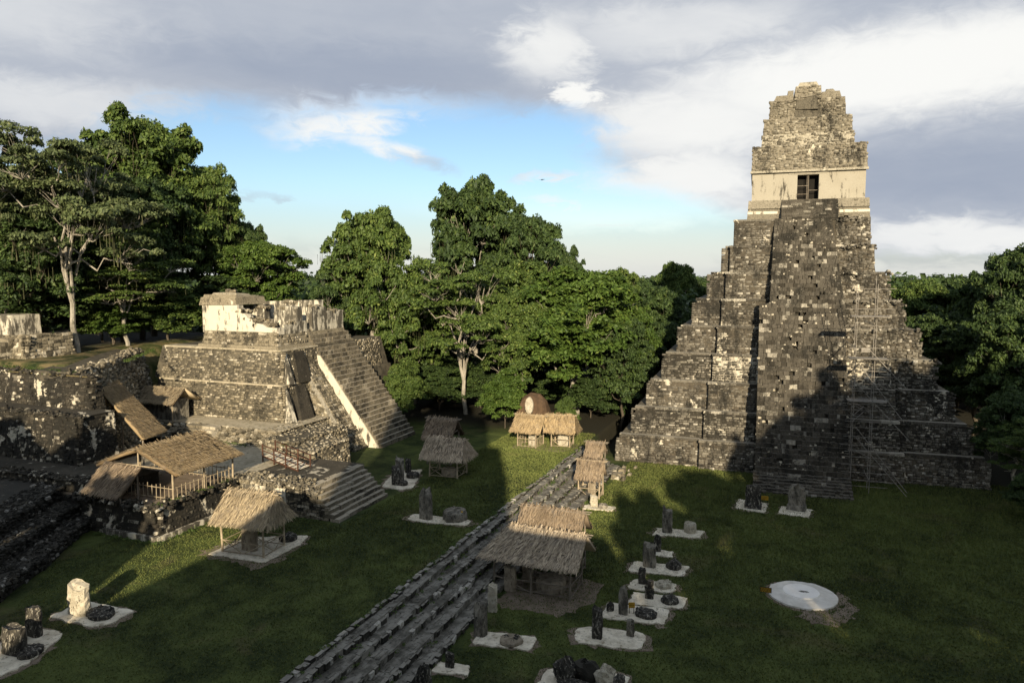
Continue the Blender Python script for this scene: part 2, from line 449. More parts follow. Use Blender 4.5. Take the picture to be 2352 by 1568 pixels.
class Stones:
    """courses of stone blocks laid on faces; the largest in view become parts, the rest one joined part"""
    def __init__(s): s.M, s.size = [], []
    def put(s, c, u, v, n, su, sv, sn):
        m = np.eye(4); m[:3, 0] = u * su; m[:3, 1] = v * sv; m[:3, 2] = n * sn; m[:3, 3] = c
        s.M.append(m); s.size.append(su * sv)
    def face(s, bl, br, tr, tl, course=0.32, lmin=0.35, lmax=0.95, out=(0.0, 0.12), rough=0.0, skip=0.04, thick=0.3, mask=None):
        bl, br, tr, tl = (np.array(p, float) for p in (bl, br, tr, tl))
        H = 0.5 * (np.linalg.norm(tl - bl) + np.linalg.norm(tr - br))
        rows = max(1, int(round(H / course)))
        for i in range(rows):
            t0, t1 = i / rows, (i + 1) / rows
            tm = (t0 + t1) / 2
            a, b = bl + (tl - bl) * tm, br + (tr - br) * tm
            L = np.linalg.norm(b - a)
            if L < 0.3: continue
            u = (b - a) / L
            vv = ((tl - bl) + (tr - br)) * 0.5; vv = vv / np.linalg.norm(vv)
            n = np.cross(u, vv); n /= np.linalg.norm(n); vv = np.cross(n, u)
            hh = H / rows
            x = -rng.uniform(0, 0.3)
            while x < L - 0.12:
                w = rng.uniform(lmin, lmax)
                x0, x1 = max(x, 0), min(x + w, L)
                x += w
                if x1 - x0 < 0.16 or rng.random() < skip: continue
                c = a + u * (x0 + x1) / 2
                if mask is not None and not mask(c): continue
                o = rng.uniform(*out)
                uu, vw, nn = u, vv, n
                if rough:
                    c = c + vv * rng.normal(0, rough * 0.12) + u * rng.normal(0, rough * 0.1)
                    q = rng.normal(0, rough * 0.16, 3)
                    Rm = np.array(Matrix.Rotation(q[0], 3, Vector(u)) @ Matrix.Rotation(q[1], 3, Vector(n)) @ Matrix.Rotation(q[2], 3, Vector(vv)))
                    uu, vw, nn = Rm @ u, Rm @ vv, Rm @ n
                    o += abs(rng.normal(0, rough * 0.09))
                hv = hh * rng.uniform(0.86, 0.99) if not rough else hh * rng.uniform(0.7, 1.15)
                s.put(c + n * (o - thick / 2), uu, vw, nn, (x1 - x0) / 2 * 0.975, hv / 2, thick / 2)
    def build(s, parent, mat, n_parts=300, name='stone', rest='stonework'):
        if not s.M: return
        M = np.array(s.M); size = np.array(s.size)
        PM = np.array(parent.matrix_basis) if parent else np.eye(4)
        W = PM @ M
        d = W[:, :3, 3] - CAM
        z = d @ _fw; x = d @ _rt / np.maximum(z, .1); y = d @ _up / np.maximum(z, .1)
        facing = -(W[:, :3, 2] * d).sum(1)
        vis = (z > 1) & (abs(x) < 0.71) & (abs(y) < 0.475) & (facing > 0)
        app = np.where(vis, size / np.maximum(z, 1) ** 2, 0)
        order = np.argsort(-app)
        first = [i for i in order[:n_parts] if app[i] > 0]
        fs = set(int(i) for i in first)
        ub = unit_blocks()
        meshes = []
        for k in range(8):
            me = bpy.data.meshes.new(name); me.from_pydata([tuple(p) for p in ub[k]], [], [tuple(int(q) for q in f) for f in BF]); me.update()
            me.materials.append(MATS[mat]); meshes.append(me)
        for i in first:
            o = bpy.data.objects.new(name, meshes[int(i) % 8]); COL.objects.link(o); o.parent = parent
            o.matrix_basis = Matrix(M[i].tolist())
        others = [i for i in range(len(M)) if i not in fs]
        if others:
            B = np.array([ub[i % 8] for i in others])
            Bh = np.concatenate([B, np.ones((len(B), 8, 1))], 2)
            P = np.einsum('nij,nkj->nki', M[others], Bh)[:, :, :3]
            F = (BF[None] + (np.arange(len(others)) * 8)[:, None, None]).reshape(-1, 4)
            link(rest, fast_mesh(rest, P.reshape(-1, 3), F, mat), parent, kind='stuff')


def S01(t):
    t = np.clip(t, 0, 1); return t * t * (3 - 2 * t)


ZN = 2.0   # level of the northern lawn


def hill(x, y):
    yb = np.minimum(60 + (x - 50) * .75, 71)
    return 11 * S01((y - yb) / 7) * S01((x - 48) / 1.5) * (1 - S01((x - 88) / 14))


def ground_z(x, y):
    return ZN * S01((y - 22.5) / .6) + hill(x, y)


# ------------------------------------------------------------------ the ground
gx = np.unique(np.concatenate([[-4000, -1800, -800, -350, -160, -80, -40], np.arange(-20, 150, 1.5), [160, 180, 220, 300, 450, 800, 1800, 4000]]))
gy = np.unique(np.concatenate([[-4000, -1800, -800, -350, -160, -90], np.arange(-60, 10, 2.5), np.arange(10, 120, 1.2), [22.5, 22.65, 22.8, 22.95, 23.1], [130, 150, 200, 350, 800, 1800, 4000]]))
GX, GY = np.meshgrid(gx, gy, indexing='ij')
GZ = ground_z(GX, GY)
V = np.stack([GX, GY, GZ], -1).reshape(-1, 3)
ny = len(gy)
ii, jj = np.meshgrid(np.arange(len(gx) - 1), np.arange(ny - 1), indexing='ij')
a = (ii * ny + jj).ravel()
F = np.stack([a, a + ny, a + ny + 1, a + 1], 1)
structure(link('ground', fast_mesh('ground', V, F, 'grass', smooth=True)))


def grass_stuff():
    n = 420000
    x = 21 + 67 * rng.random(n) ** 1.15
    y = rng.uniform(-22, 48, n)
    keep = (y < 0.75 * x + 22) & (y > -0.32 * x - 3) & ~((y > 18.0) & (y < 23.2)) & ~((y > 33.6) & (x > 48) ) & ~((y > 43.6) & (x > 39.2))
    x, y = x[keep], y[keep]; n = len(x)
    z = ground_z(x, y)
    h = (0.05 + 0.0012 * (x - 20)) * rng.uniform(.6, 1.6, n); w = (0.028 + 0.0008 * (x - 20)) * rng.uniform(.6, 1.4, n)
    t = rng.uniform(0, 2 * math.pi, n)
    dx_, dy_ = np.cos(t) * w, np.sin(t) * w
    lx, ly = rng.normal(0, 0.05, n), rng.normal(0, 0.05, n)
    P = np.empty((n, 3, 3))
    P[:, 0] = np.stack([x - dx_, y - dy_, z - 0.01], 1)
    P[:, 1] = np.stack([x + dx_, y + dy_, z - 0.01], 1)
    P[:, 2] = np.stack([x + lx, y + ly, z + h], 1)
    o = link('grass', fast_mesh('grass', P.reshape(-1, 3), np.arange(3 * n).reshape(-1, 3), 'grass_blade'))
    tag(o, 'short green grass covering the plaza lawns', 'grass', kind='stuff')


grass_stuff()

# ------------------------------------------------------------------ the tall stepped pyramid temple
TH = 3.18


def temple():
    T = thing('pyramid_temple', 'tall nine-tiered stone pyramid with steep central stairway and roof comb, right of centre', 'pyramid', (84.85, 0, 0), R(3.2))
    st, core = Stones(), 'temple_core'
    rub, flk = Stones(), Stones()
    for i in range(9):
        z0, z1 = i * TH, (i + 1) * TH
        x0 = 1.25 * i; yl = 19.9 - 1.60 * i; yr = -(18.9 - 1.48 * i)
        yb = 10.2 - 0.36 * i; b = 0.62
        mb = MB().box(x0, 31 - x0, yr, yl, z0 - (0.6 if i == 0 else 0.3), z1, (b, b, b, b))
        mb.box(x0 - 0.75, x0 + 2, -yb - 0.6, yb, z0 - (0.6 if i == 0 else 0.3), z1 - 0.02, (b, 0, 0.05, 0.05))
        ter = part('terrace', mb, core, T)
        cap = MB()
        for (xa, ya, yz) in ((x0 + b - 0.16, yb + 0.02, yl - b + 0.14), (x0 + b - 0.9, -yb - 0.55, yb + 0.06)):
            y = ya
            while y < yz:
                w = rng.uniform(0.8, 2.2); cap.box(xa + rng.uniform(-.04, .05), xa + 0.8, y, min(y + w, yz), z1 - 0.24, z1 + rng.uniform(0.0, 0.05)); y += w
        if True:
            cap.box(x0 + b - 0.14, x0 + b + 0.8, yr + b, -yb - 0.62, z1 - 0.24, z1 + 0.03)
        part('cornice', cap, 'temple_stone', ter)
        # front faces: bottom-left / bottom-right as seen from outside (looking east, left is north)
        def fr(xb, ya, yz, rough, course, out, skip=0.05, lm=(0.28, 0.85)):
            st.face((xb, ya, z0), (xb, yz, z0), (xb + b, yz, z1 - 0.22), (xb + b, ya, z1 - 0.22), course, lm[0], lm[1], out, rough, skip)
        fr(x0, yl, yb, .06, 0.27, (0.0, 0.08))
        fr(x0 - 0.75, yb, 4.2 if i < 6 else 3.0, .06, 0.27, (0.0, 0.08))
        rr = .6 if i > 1 else 0.2
        fr(x0 - 0.75, -5.0 if i < 6 else -4.2, -yb - 0.6, rr * .8, 0.27, (0.0, 0.12), 0.08, (0.2, 0.6))
        fr(x0, -yb - 0.6, yr, rr * .8, 0.27, (0.0, 0.12), 0.08, (0.2, 0.6))
        if i > 1:  # eroded southern half: fallen stones lying on the ledges
            for _ in range(40):
                y = rng.uniform(yr, -4.5); c = V3(x0 + b + rng.uniform(-0.5, 0.4) - (0.7 if y > -yb else 0), y, z1 + rng.uniform(-0.5, 0.08))
                q = rng.normal(size=3); q /= np.linalg.norm(q)
                u = np.cross(q, (0, 0, 1)); u /= np.linalg.norm(u); v = np.cross(q, u)
                s_ = rng.uniform(0.09, 0.24); st.put(c, u, v, q, s_, s_ * rng.uniform(.5, 1), s_ * rng.uniform(.5, .9))
    # stairway
    prof = [(-8.2, -0.3), (-8.2, 0.3), (-5.2, 1.5), (9.9, 28.7), (12.5, 28.7), (12.5, -0.3)]
    core_mb = MB()
    n = len(prof)
    prof = [(-8.2, -0.3), (-8.2, 0.3), (-5.2, 1.5), (4.2, 18.4), (12.5, 18.4), (12.5, -0.3)]
    vs = [(x + 0.35, 4.0, z - 0.25) for x, z in prof] + [(x + 0.35, -4.85, z - 0.25) for x, z in prof]
    core_mb.add(vs, [tuple(range(n)), tuple(range(2 * n - 1, n - 1, -1))] + [(i, n + i, n + (i + 1) % n, (i + 1) % n) for i in range(n)])
    vs = [(4.2 + .35, 2.9, 18.1), (4.2 + .35, -4.8, 18.1), (9.9 + .35, -3.6, 28.4), (9.9 + .35, 2.55, 28.4), (13, 2.9, 18.1), (13, -4.8, 18.1), (13, -3.6, 28.4), (13, 2.55, 28.4)]
    core_mb.add(vs, [(0, 1, 2, 3), (4, 7, 6, 5), (0, 4, 5, 1), (3, 2, 6, 7), (0, 3, 7, 4), (1, 5, 6, 2)])
    sw = part('stairway', core_mb, core, T)
    steps = 60
    for k in range(steps + 7):
        if k < 7:
            xa, za, zb = -8.2 + k * 0.43, k * 0.21, (k + 1) * 0.21; ya, yz = 4.3, -5.1; dep = 0.9
        else:
            q = (k - 7) / steps
            xa, za = -5.2 + 15.1 * q, 1.5 + 27.2 * q; zb = za + 27.2 / steps; dep = 1.0
            if za < 18.5: ya, yz = 4.1, -4.95
            else:
                w = (za - 18.5) / 10; ya, yz = 3.0 - 0.35 * w, -4.9 + 1.2 * w
        mb = MB(); y = ya
        while y > yz + 0.1:
            w = rng.uniform(0.22, 0.62); y2 = max(yz, y - w)
            if rng.random() > 0.035:
                rough_side = za < 18.5 and za > 1.5 and (y > 2.9)
                j = 0.15 if rough_side else 0.055
                o = rng.uniform(-j, j)
                mb.box(xa + o, xa + dep, y2 + 0.012, y - 0.012, za - 0.05, zb + rng.uniform(-.07, .02), (rng.uniform(.0, .08), 0, 0, 0), jit=0.022)
            y = y2
        link('step', mb.mesh('step', 'stair_stone'), sw, kind='stuff')
    sl_d = V3(-27.2, 0, 15.1); sl_d /= np.linalg.norm(sl_d)   # outward from the stair slope
    for _ in range(1250):
        q = rng.random(); za = 1.6 + 26.6 * q
        if za < 18.5: yy = rng.uniform(-4.95, 4.1)
        else: yy = rng.uniform(-4.9 + 1.2 * (za - 18.5) / 10, 3.0 - .35 * (za - 18.5) / 10)
        c = V3(-5.2 + 15.1 * (za - 1.5) / 27.2 + .16, yy, za + .1)
        nq = sl_d + rng.normal(0, .35, 3); nq /= np.linalg.norm(nq); u = np.cross(nq, (0, 0, 1)); u /= np.linalg.norm(u); v = np.cross(nq, u)
        s_ = rng.uniform(.05, .13); (flk if _ < 330 else rub).put(c + nq * rng.uniform(-.02, .1), u, v, nq, s_ * rng.uniform(1, 1.7), s_, s_ * .8)
    # upper sanctuary
    z = 9 * TH
    before = set(T.children)
    sp = part('summit_platform', MB().box(10.7, 27, -7.35, 6.45, z - 0.2, z + 1.15, (.15, 0, .1, .1)).box(11.0, 26.8, -7.2, 6.3, z + 1.15, z + 1.35, (0.02, 0, 0, 0)).box(10.85, 26.9, -7.25, 6.35, z + 1.35, z + 2.35, (.1, 0, .05, .05)), 'comb_stone', T)
    band2 = MB().box(10.80, 11.2, 2.9, 6.36, z + 0.62, z + 1.02); band = MB().box(10.80, 11.2, -7.28, -4.0, z + 0.62, z + 1.02)
    part('plaster_band', band2, 'plaster', sp); part('plaster_band', band, 'plaster', sp)
    for k in range(10):
        za = z + 2.35 * k / 10; mb = MB(); y = 2.5
        while y > -3.6:
            w = rng.uniform(.4, .9); mb.box(9.6 + 0.14 * k + rng.uniform(-.05, .05), 11.3, max(y - w, -3.8), y - .015, za - .03, za + .235 - rng.uniform(0, .04), jit=.015); y -= w
        link('step', mb.mesh('step', 'stair_stone'), sp, kind='stuff')
    w0, w1 = z + 2.35, z + 5.85
    xw = 12.0
    wall = MB().box(xw, xw + 1.2, 0.72, 5.95, w0, w1).box(xw, xw + 1.2, -6.85, -1.72, w0, w1).box(xw + 0.003, xw + 1.2, -1.72, 0.72, w1 - 0.45, w1)
    wall.box(xw + 1.2, 25.5, 4.9, 5.93, w0, w1).box(xw + 1.2, 25.5, -6.83, -5.8, w0, w1).box(24.5, 25.5, -5.8, 4.9, w0, w1)
    wo_ = part('wall', wall, 'temple_plaster', T)
    part('lintel', MB().box(xw - 0.06, xw + .3, -2.6, 1.75, w1 - 0.36, w1 - 0.2), 'temple_plaster', wo_)
    part('doorway_shade', MB().box(xw + 1.25, xw + 1.35, -1.8, .8, w0, w1), 'interior_shade', wo_)  # near-black sheet behind the opening paints the shade of the room
    gate = MB()
    gate.tube((xw + .35, -0.55, w0), (xw + .35, -0.55, w1 - .45), 0.05).tube((xw + .35, 0.72, w0 + .75), (xw + .35, -0.55, w0 + .75), 0.035)
    gate.tube((xw + .35, 0.72, w0 + 1.75), (xw + .35, -0.55, w0 + 1.75), 0.035).tube((xw + .35, -0.55, w0 + 1.2), (xw + .35, -1.72, w0 + 1.2), 0.035).tube((xw + .35, -.4, w0), (xw + .35, -.4, w1 - .45), .03)
    part('gate', gate, 'grey_pole', wo_)
    f1 = w1 + 3.15
    part('frieze', MB().box(11.75, 25.8, -7.0, 6.1, w1, f1, (.55, .5, .25, .2)), 'comb_stone', T)
    part('roof_cornice', MB().box(11.62, 12.1, -7.08, 6.18, w1 - .12, w1 + .14), 'comb_stone', T)
    tiers = [((14.2, 23), (-5.75, 5.05), f1, f1 + 1.75, .25), ((14.6, 22.6), (-5.5, 4.85), f1 + 1.75, f1 + 3.75, .2), ((15.3, 22.0), (-4.75, 4.2), f1 + 3.75, f1 + 6.1, .2)]
    for (xa, xb), (ya, yz), za, zb, bt in tiers:
        part('comb_tier', MB().box(xa, xb, ya, yz, za - .1, zb, (bt, bt, bt * .8, bt * .8)), 'comb_stone', T)
    t = f1 + 6.1
    crest = MB().box(15.5, 21.6, -4.2, -1.95, t - .1, t + .75, (.1, .1, .25, .0)).box(15.5, 21.6, 2.0, 3.7, t - .1, t + .62, (.1, .1, 0, .35)).box(15.6, 21.5, 1.35, 2.02, t - .1, t + 1.15)
    crest.box(15.2, 21.8, -1.9, 1.25, t - .1, t + 1.5, (.1, .1, .1, .1)).box(15.35, 21.6, -1.55, .95, t + 1.45, t + 2.0, (.05, .05, .3, .3)).box(15.6, 21.6, -3.5, -2.3, t + .7, t + 1.05, (.1, .1, .3, .1))
    part('comb_crest', crest, 'comb_stone', T)
    mask = MB()  # the worn seated figure on the comb front
    for (y, zc, ry, rz, dx_) in ((-.3, t - .2, 1.25, 1.1, .5), (-.3, t - 1.7, 1.7, .9, .65), (-.3, t - 2.7, 2.2, .7, .6), (1.5, t - 2.3, .6, 1.1, .35), (-2.1, t - 2.3, .6, 1.1, .35), (-.3, t + .7, .8, .5, .4)):
        mask.box(15.5 - dx_, 16.4, y - ry, y + ry, zc - rz, zc + rz, (dx_ * .7, 0, ry * .25, ry * .25), jit=.16)
    part('carved_figure', mask, 'comb_stone', T)
    for (xa, ya, yz, za, zb, ins) in ((11.75, 6.05, -6.95, w1 + .2, f1, .55), (14.2, 5.0, -5.7, f1, f1 + 1.75, .25), (14.6, 4.8, -5.45, f1 + 1.8, f1 + 3.75, .2), (15.3, 4.15, -4.7, f1 + 3.8, t, .2), (15.2, 1.2, -1.85, t, t + 1.5, .1)):
        st2.face((xa, ya, za), (xa, yz, za), (xa + ins, yz, zb), (xa + ins, ya, zb), .27, .25, .7, (-.02, .12), .5, .1)
    st2.face((10.85, 6.3, z), (10.85, 2.6, z), (10.9, 2.6, z + .6), (10.9, 6.3, z + .6), .3, .4, .9, (0, .05))
    st2.face((10.95, 6.3, z + 1.4), (10.95, 2.6, z + 1.4), (11, 2.6, z + 2.3), (11, 6.3, z + 2.3), .3, .4, .9, (0, .04))
    st2.face((10.95, -3.9, z + 1.4), (10.95, -7.2, z + 1.4), (11, -7.2, z + 2.3), (11, -3.9, z + 2.3), .3, .4, .9, (0, .05), .3)
    for o in set(T.children) - before: o.location.y = -0.6
    for m in st2.M: m[1, 3] -= 0.6
    bpy.context.view_layer.update()
    st.build(T, 'temple_stone', 300)
    st2.build(T, 'comb_stone', 0, rest='comb_stonework')
    rub.build(T, 'stair_stone', 0, rest='stair_rubble')
    flk.build(T, 'stela_pale', 0, rest='pale_flecks')
    return T


st2 = Stones()
temple()

# ------------------------------------------------------------------ scaffold on the stair flank
def scaffold():
    T = thing('scaffold', 'slender metal scaffold tower standing against the pyramid stairway', 'scaffold', (80.6, -6.3, 0), R(3.2))
    ztop = 21.6
    corners = [(-0.5, 1.0), (-0.5, -0.75), (0.9, 1.0), (0.9, -0.75)]
    for x, y in corners:
        part('pole', MB().tube((x, y, 0), (x + 0.5, y - .1, ztop + rng.uniform(-1.5, .3)), 0.035), 'scaffold_metal', T)
    zz = 0.7
    while zz < 21:
        dense = zz < 12.0
        m = MB()
        s_ = zz / ztop * .5
        m.tube((-.5 + s_, 1.6 + rng.uniform(-.1, .5), zz), (-.5 + s_, -2.0 - rng.uniform(0, 1.4) * (1 if dense else .4), zz + rng.uniform(-.06, .06)), 0.026)
        part('ledger', m, 'scaffold_metal', T)
        if rng.random() < 0.5:
            part('transom', MB().tube((-.5 + s_, rng.choice([1.0, -.75]), zz), (3.0 + s_ + zz * .3, rng.choice([1.0, -.75]), zz + .05), .035), 'scaffold_metal', T)
        zz += rng.uniform(.5, .95) if dense else rng.uniform(1.4, 2.6)
    for (za, zb) in ((0.0, 5.6), (0.4, 6.6), (5.6, 10.9), (7.5, 13), (10.9, 15.5)):
        y0 = -4.2 if zb < 12 else -3.6
        part('brace', MB().tube((-.55, y0, za), (-.3, 0.6, zb), 0.04), 'scaffold_metal', T)
    for z_ in (9.3, 13.6, 17.8):
        part('plank', MB().box(-.6, 1.1, -2.0, 1.5, z_, z_ + .07), 'scaffold_metal', T)
    part('board', MB().box(-.62, -.55, -.3, .5, 14.3, 14.75), 'scaffold_metal', T)


scaffold()

# ------------------------------------------------------------------ western temple, on whose landing the viewer stands
def west_temple():
    T = thing('west_temple', 'stone temple pyramid with roof comb at the west end of the plaza, behind the viewer', 'pyramid', (-11, 4.8, 0))
    tiers = [(0, 6.8, 23.0, 21), (6.8, 13.6, 18.5, 17.5), (13.6, 20.4, 14.5, 14.0)]
    for z0, z1, hx, hy in tiers:
        part('terrace', MB().box(-hx - 4, hx - 2.5, -hy, hy, z0 - .3, z1, (.8, .8, .8, .8)), 'temple_stone', T)
    for k in range(40):
        z = 20.4 * k / 40
        part('step', MB().box(8, 20.5 - 9.0 * k / 40, -4.5, 4.5, z, z + .51), 'stair_stone', T)
    part('wall', MB().box(-2.5, 3.6, -7.6, 6.6, 20.4, 28.0, (.3, .3, .2, .2)), 'plaster', T)
    part('frieze', MB().box(-2.5, 2.8, -7.4, 6.4, 28, 32.0, (.4, .6, .5, .5)), 'comb_stone', T)
    part('roof_comb', MB().box(-3.6, 0.5, -6.2, 6.2, 32, 38.5, (.5, .5, .8, .8)).box(-3, 0, -3.5, 3.5, 38.5, 41, (.3, .3, .5, .5)), 'comb_stone', T)


west_temple()

# ------------------------------------------------------------------ long stone steps between the two lawns
def _tilt(a_, b_):
    u = V3(math.cos(a_), math.sin(a_), math.sin(b_)); u /= np.linalg.norm(u); n_ = np.cross(u, V3(0, 0, 1)); n_ /= np.linalg.norm(n_)
    return u, np.cross(n_, u), n_


def plaza_steps():
    T = thing('stone_steps', 'long low flight of weathered stone steps crossing the lawn diagonally', 'steps', (20, 18.6, 0))
    rows, run, rise, x1 = 5, 0.90, ZN / 5, 60.5
    st = Stones(); tr_st = Stones()
    for i in range(rows):
        y0 = i * run; z0 = i * rise
        yb = y0 + (run if i < rows - 1 else .55)
        x = 0.0
        base = MB().box(0, x1, y0 + .10, yb + .12, z0 - .35, z0 + rise - 0.045)
        tr = part('tread', base, 'tread_stone', T)
        x = 0
        while x < x1:  # edging stones of the riser
            w = rng.uniform(.28, .75); 
            if rng.random() > .08:
                o = rng.uniform(-.06, .08)
                o += .10 * math.sin((x + 20) * .31 + i * 1.7) + .06 * math.sin(x * 1.13 + 2 * i)
                st.put(V3(x + w / 2, y0 + .13 + o, z0 + rise / 2 + rng.uniform(-.09, .03) + .04 * math.sin(x * .6 + i * 2)), *_tilt(rng.normal(0, .05), rng.normal(0, .09)), w / 2 * .95, rise / 2 * rng.uniform(.7, 1.02), .13)
            x += w
        x = 0
        while x < x1:  # paving slabs on the tread
            w = rng.uniform(.5, 1.5)
            for (ya, yz) in ((.28, .57), (.59, .88)):
                if rng.random() < .5:
                    tr_st.put(V3(x + w / 2, y0 + (ya + yz) / 2 + rng.uniform(-.03, .03), z0 + rise - .05 + rng.uniform(-.03, .02)), V3(1, 0, 0), V3(0, 1, 0), V3(0, 0, 1), w / 2 * rng.uniform(.7, .95), (yz - ya) / 2 * rng.uniform(.75, 1), .05)
            x += w
    # ragged kerb along the upper lawn
    x = 0
    while x < x1:
        w = rng.uniform(.3, .8)
        st.put(V3(x + w / 2, rows * run - .1 + rng.uniform(-.08, .12), ZN + rng.uniform(-.02, .1)), V3(1, 0, 0), V3(0, 1, 0), V3(0, 0, 1), w / 2, rng.uniform(.1, .25), .1)
        x += w
    st.build(T, 'step_stone', 300)
    tr_st.build(T, 'tread_stone', 200, 'paving_slab', 'paving')
    E2 = thing('rubble_pile', 'small heap of loose pale stones at the far end of the long steps', 'rubble', (79.5, 17.6, 0))
    for k in range(16):
        s_ = rng.uniform(.25, .6)
        part('stone', MB().box(-s_, s_, -s_ * .7, s_ * .7, 0, s_ * .9, (.1, .1, .1, .1), jit=.08), 'acropolis_stone', E2).location = (rng.uniform(-4, 2.5), rng.uniform(-.9, 1.0), 0)


plaza_steps()

# ------------------------------------------------------------------ the acropolis on the left
def W_face(st, x, y_n, y_s, z0, z1, b, **k):
    st.face((x, y_n, z0), (x, y_s, z0), (x + b, y_s, z1), (x + b, y_n, z1), **k)


def S_face(st, y, x_w, x_e, z0, z1, b, **k):
    st.face((x_w, y, z0), (x_e, y, z0), (x_e, y + b, z1), (x_w, y + b, z1), **k)


def step_row(x0, x1, y0, dep, z0, z1, mat, parent, jit=.02, o=.05, lm=(.4, 1.1)):
    mb = MB(); x = x0
    while x < x1 - .1:
        w = min(rng.uniform(*lm), x1 - x)
        mb.box(x + .012, x + w - .012, y0 + rng.uniform(-o, o), y0 + dep, z0 - .04, z1 + rng.uniform(-.04, .01), (0, 0, rng.uniform(0, .04), 0), jit=jit)
        x += w
    return link('step', mb.mesh('step', mat), parent, kind='stuff')


def acropolis_pyramid():
    T = thing('ruined_pyramid', 'terraced stone pyramid with a broad steep stairway and white stair flank, left of centre', 'pyramid', (63.5, 51.5, 2))
    ox, oy, oz = 63.5, 51.5, 2
    st = Stones()
    tiers = [(63.5, 51.5, 2, 9.9, .9, .8), (64.6, 52.6, 9.9, 13.6, .8, .6)]
    for k, (xw, ys, z0, z1, bx, by) in enumerate(tiers):
        mb = MB().box(xw - ox, 88 - xw + 63.5 - ox, ys - oy, 71 - oy, z0 - oz, z1 - oz, (bx, bx, by, by))
        ter = part('terrace', mb, 'mortar', T)
        part('ledge', MB().box(xw + bx - ox - .12, xw + bx - ox + 1.6, ys + by - oy - .12, 70 - oy, z1 - oz - .12, z1 - oz + .05).box(xw + bx - ox + 1.6, 72 - ox, ys + by - oy - .12, ys + by - oy + 1.2, z1 - oz - .12, z1 - oz + .048), 'earth_floor', ter)
        zz = max(z0, 5.6)
        t = (zz - z0) / (z1 - z0)
        W_face(st, xw + bx * t - ox, 70 - oy, ys - oy + by * t, zz - oz, z1 - oz - .12, bx * (1 - t), course=.27, lmin=.25, lmax=.7, out=(0, .09), skip=.06)
        S_face(st, ys + by * t - oy, xw + bx * t - ox, 72 - ox, zz - oz, z1 - oz - .12, by * (1 - t), course=.27, lmin=.25, lmax=.7, out=(0, .08), skip=.06)
        # projecting corner aprons with sloping plastered panels
        for (xa, xb, m) in ((xw + .6, xw + 1.5, 'streaked_plaster'), (xw + 2.3, xw + 4.6, 'stair_stone')):
            zb = max(z0, 5.6)
            p = MB().hexa([(xa - ox, ys - oy - .7, zb - oz), (xb - ox, ys - oy - .7, zb - oz), (xb - ox, ys - oy + .6, zb - oz), (xa - ox, ys - oy + .6, zb - oz),
                           (xa + bx * .6 - ox, ys + by - oy - .16, z1 - oz - .3), (xb - ox, ys + by - oy - .16, z1 - oz - .3), (xb - ox, ys + by - oy + .3, z1 - oz - .3), (xa + bx * .6 - ox, ys + by - oy + .3, z1 - oz - .3)])
            part('apron', p, m, ter)
    S_face(st, 51.5 + .7 - oy, 79.9 - ox, 86.4 - ox, 4.6, 9.9 - oz, .3, course=.27, lmin=.25, lmax=.7, out=(0, .12), rough=.4)
    S_face(st, 52.6 - oy, 79.9 - ox, 85.4 - ox, 9.9 - oz, 13.6 - oz, .6, course=.27, lmin=.25, lmax=.7, out=(0, .12), rough=.4)
    # stairway
    n = 27
    x0, x1 = 71.8, 79.8
    yf, yt, zf, zt = 44.4, 54.4, 2.0, 14.8
    core = MB(); prof = [(yf + .5, zf - .3), (yt + .4, zt - .5), (60, zt - .5), (60, zf - .3)]
    core.extrude_x([(y - oy, z - oz) for y, z in prof], x0 + .05 - ox, x1 - ox)
    sw = part('stairway', core, 'mortar', T)
    for k in range(n):
        q, q2 = k / n, (k + 1) / n
        step_row(x0 - ox, x1 - ox, yf + (yt - yf) * q - oy, .9, zf + (zt - zf) * q - oz, zf + (zt - zf) * q2 - oz, 'acro_stair', sw)
    step_row(x0 - .3 - ox, x1 - ox, yt - oy, 3, zt - .3 - oz, zt + .05 - oz, 'acro_stair', sw)
    # white plastered flank of the stair and the dark ramp beside it
    fl = [(yf + .05, zf), (yf + .35, zf), (yt - .9, zt - 1.5), (yt - .2, zt - .35)]
    flank = MB().extrude_x([(yf + .15 - oy, zf - oz - .2), (yf + 6.0 - oy, zf - oz - .2), (yt - .6 - oy, zt - 2.3 - oz), (yt - 1.75 - oy, zt - 2.35 - oz)], x0 - .16 - ox, x0 + .1 - ox)
    part('stair_flank', flank, 'plaster', sw)
    ramp_mb = MB(); pr = [(yf + 1.75, zf - .2), (yt + 0.1, zt - 1.05), (60, zt - 1.25), (60, zf - .2)]
    ramp_mb.extrude_x([(y - oy, z - oz) for y, z in pr], 69.0 - ox, x0 - .02 - ox)
    part('ramp', ramp_mb, 'stair_stone', T)
    st.face((69.0 - ox, yf + 1.8 - oy, .1), (x0 - .2 - ox, yf + 1.8 - oy, .1), (x0 - .2 - ox, yt + .05 - oy, zt - 1.15 - oz), (69.0 - ox, yt + .05 - oy, zt - 1.15 - oz), course=.36, lmin=.3, lmax=.8, out=(0.02, .12), skip=.05, thick=.2)
    st.face((68.98 - ox, 55 - oy, 3.6), (68.98 - ox, yf + 2.6 - oy, .1), (68.98 - ox, yt - oy, zt - 2 - oz), (68.98 - ox, 55 - oy, zt - 2 - oz), course=.36, lmin=.3, lmax=.8, out=(0.0, .06))
    st.build(T, 'acropolis_stone', 300)


acropolis_pyramid()


